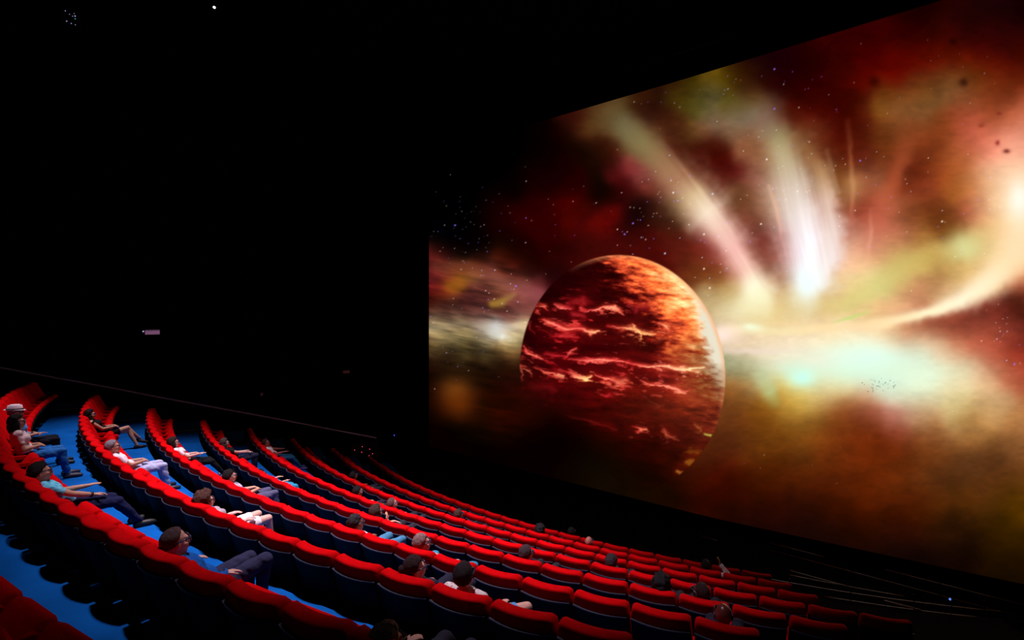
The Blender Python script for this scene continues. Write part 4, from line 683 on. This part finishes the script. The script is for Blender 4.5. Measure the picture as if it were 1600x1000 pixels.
f = fixture('ceiling_projector', (-14.87, -26.65, CEIL), 'dark ceiling projector with a cluster of tiny blue lights', .06)
obj('body', MB().box((-.22, -.28, -.52), (.22, .28, -.05)).mesh('body', M_metal), f)
rs_ = np.random.RandomState(4)
for i in range(9): led('indicator' if i else 'green_indicator', (.235, -.2+.3*rs_.rand(), -.48+.40*rs_.rand()), (.03, .14, .55) if i else (.03, .4, .3), .008+.012*rs_.rand(), f, .6)
for i, ((lx, ly), (ax, ay), pw, cone, rad) in enumerate(HOUSE):
    f = fixture('house_spotlight', (lx, ly, CEIL), 'ceiling house spotlight over the %s seats' % (('middle', 'step side', 'handrail side')[i]))
    obj('housing', MB().lathe([(.10, -.24), (.30, -.30), (.36, -.62), (.34, -.62), (.28, -.34), (.05, -.30)], 20).mesh('housing', M_metal, True), f)
# lighting pipe over the screen
p_ = tag(obj('lighting_pipe', None, None, (0, -11.35, 17.6)), 'thin grey pipe hanging above the screen', 'pipe')
obj('pipe', MB().tube([(-3.2, 0, 0), (4.6, 0, 0)], .022, 8).mesh('pipe', mat('dull_grey_pipe', (.10, .10, .09), .5, .4, metal=.6), True), p_)
for x_ in (-3, .5, 4.4): obj('hanger', MB().tube([(x_, 0, 0), (x_, 0, CEIL-17.6)], .008, 6).mesh('hanger', M_metal), p_)
# guard rail along the front edge of the lowest tier, and a low barrier before the screen
g_ = tag(obj('guard_rail', None, None, (*pol(19.35, .44), FL[8])), 'thin steel guard rail along the lowest tier by the steps', 'railing'); go_ = -g_.location
def arcz(R, t0, t1, z0, z1, n=10): return [Vector((*pol(R, t0+(t1-t0)*i/n), z0+(z1-z0)*i/n))+go_ for i in range(n+1)]
for t0, t1, z0, z1, r_ in ((.30, .56, 1.74, 1.60, .010), (.395, .56, 1.52, 1.44, .010), (.36, .42, 1.98, 1.80, .008), (.36, .47, 1.88, 1.74, .008), (.452, .486, 1.60, 1.49, .014), (.50, .56, 1.42, 1.22, .014), (.46, .53, 1.44, 1.28, .008)):
    obj('bar', MB().tube(arcz(19.40, t0, t1, z0, z1), r_, 6).mesh('bar', M_steel, True), g_)
for t in (.36, .42, .48, .515, .545): obj('post', MB().tube(arcz(19.40, t, t, FL[8]+.01, 1.80, 1), .012, 6).mesh('post', M_metal), g_)
led('blue_indicator', arcz(19.38, .514, .514, 1.76, 1.76, 1)[0], (.08, .18, .7), .022, g_, 1.5)
b_ = tag(obj('low_barrier', None, None, (7.5, -13.0, 0)), 'low steel barrier running parallel below the screen', 'railing')
for x0, x1, z_ in ((-2.4, 4.2, .18), (.6, 4.2, .49), (-4.6, -4.0, .02), (-2.4, -.9, .40)): obj('bar', MB().tube([(x0, 0, z_), (x1, 0, z_)], .011, 6).mesh('bar', M_steel, True), b_)
for x_ in (-2.2, -.2, 1.8, 3.8): obj('post', MB().tube([(x_, 0, -.01), (x_, 0, .52)], .014, 6).mesh('post', M_metal), b_)
# small equipment boxes with indicator lights
e_ = tag(obj('control_box', None, None, (-16.3, -11.2, 0)), 'dark control box with one blue light beside the screen', 'box')
obj('case', MB().box((-.2, 0, -.01), (.2, .12, .55)).mesh('case', M_metal), e_); led('blue_light', (0, -.01, .29), (.06, .08, .9), .035, e_, 1.5)
P6 = aisle_pt(20.3, 1.98, 2.05)
e_ = tag(obj('aisle_light_panel', None, None, P6), 'dark panel with six tiny red lights by the front row end', 'box')
obj('case', MB().box((-.06, -.55, -.35), (.02, .55, .35), rz=tl).mesh('case', M_metal), e_)
for y_, z_ in ((-.42, .10), (-.12, .20), (.18, .06), (-.14, -.02), (.30, -.14), (.16, -.20)): led('red_light', (.03+.3*y_*0-math.sin(tl)*y_, math.cos(tl)*y_, z_), (.8, .06, .12), .016, e_, 1.5)
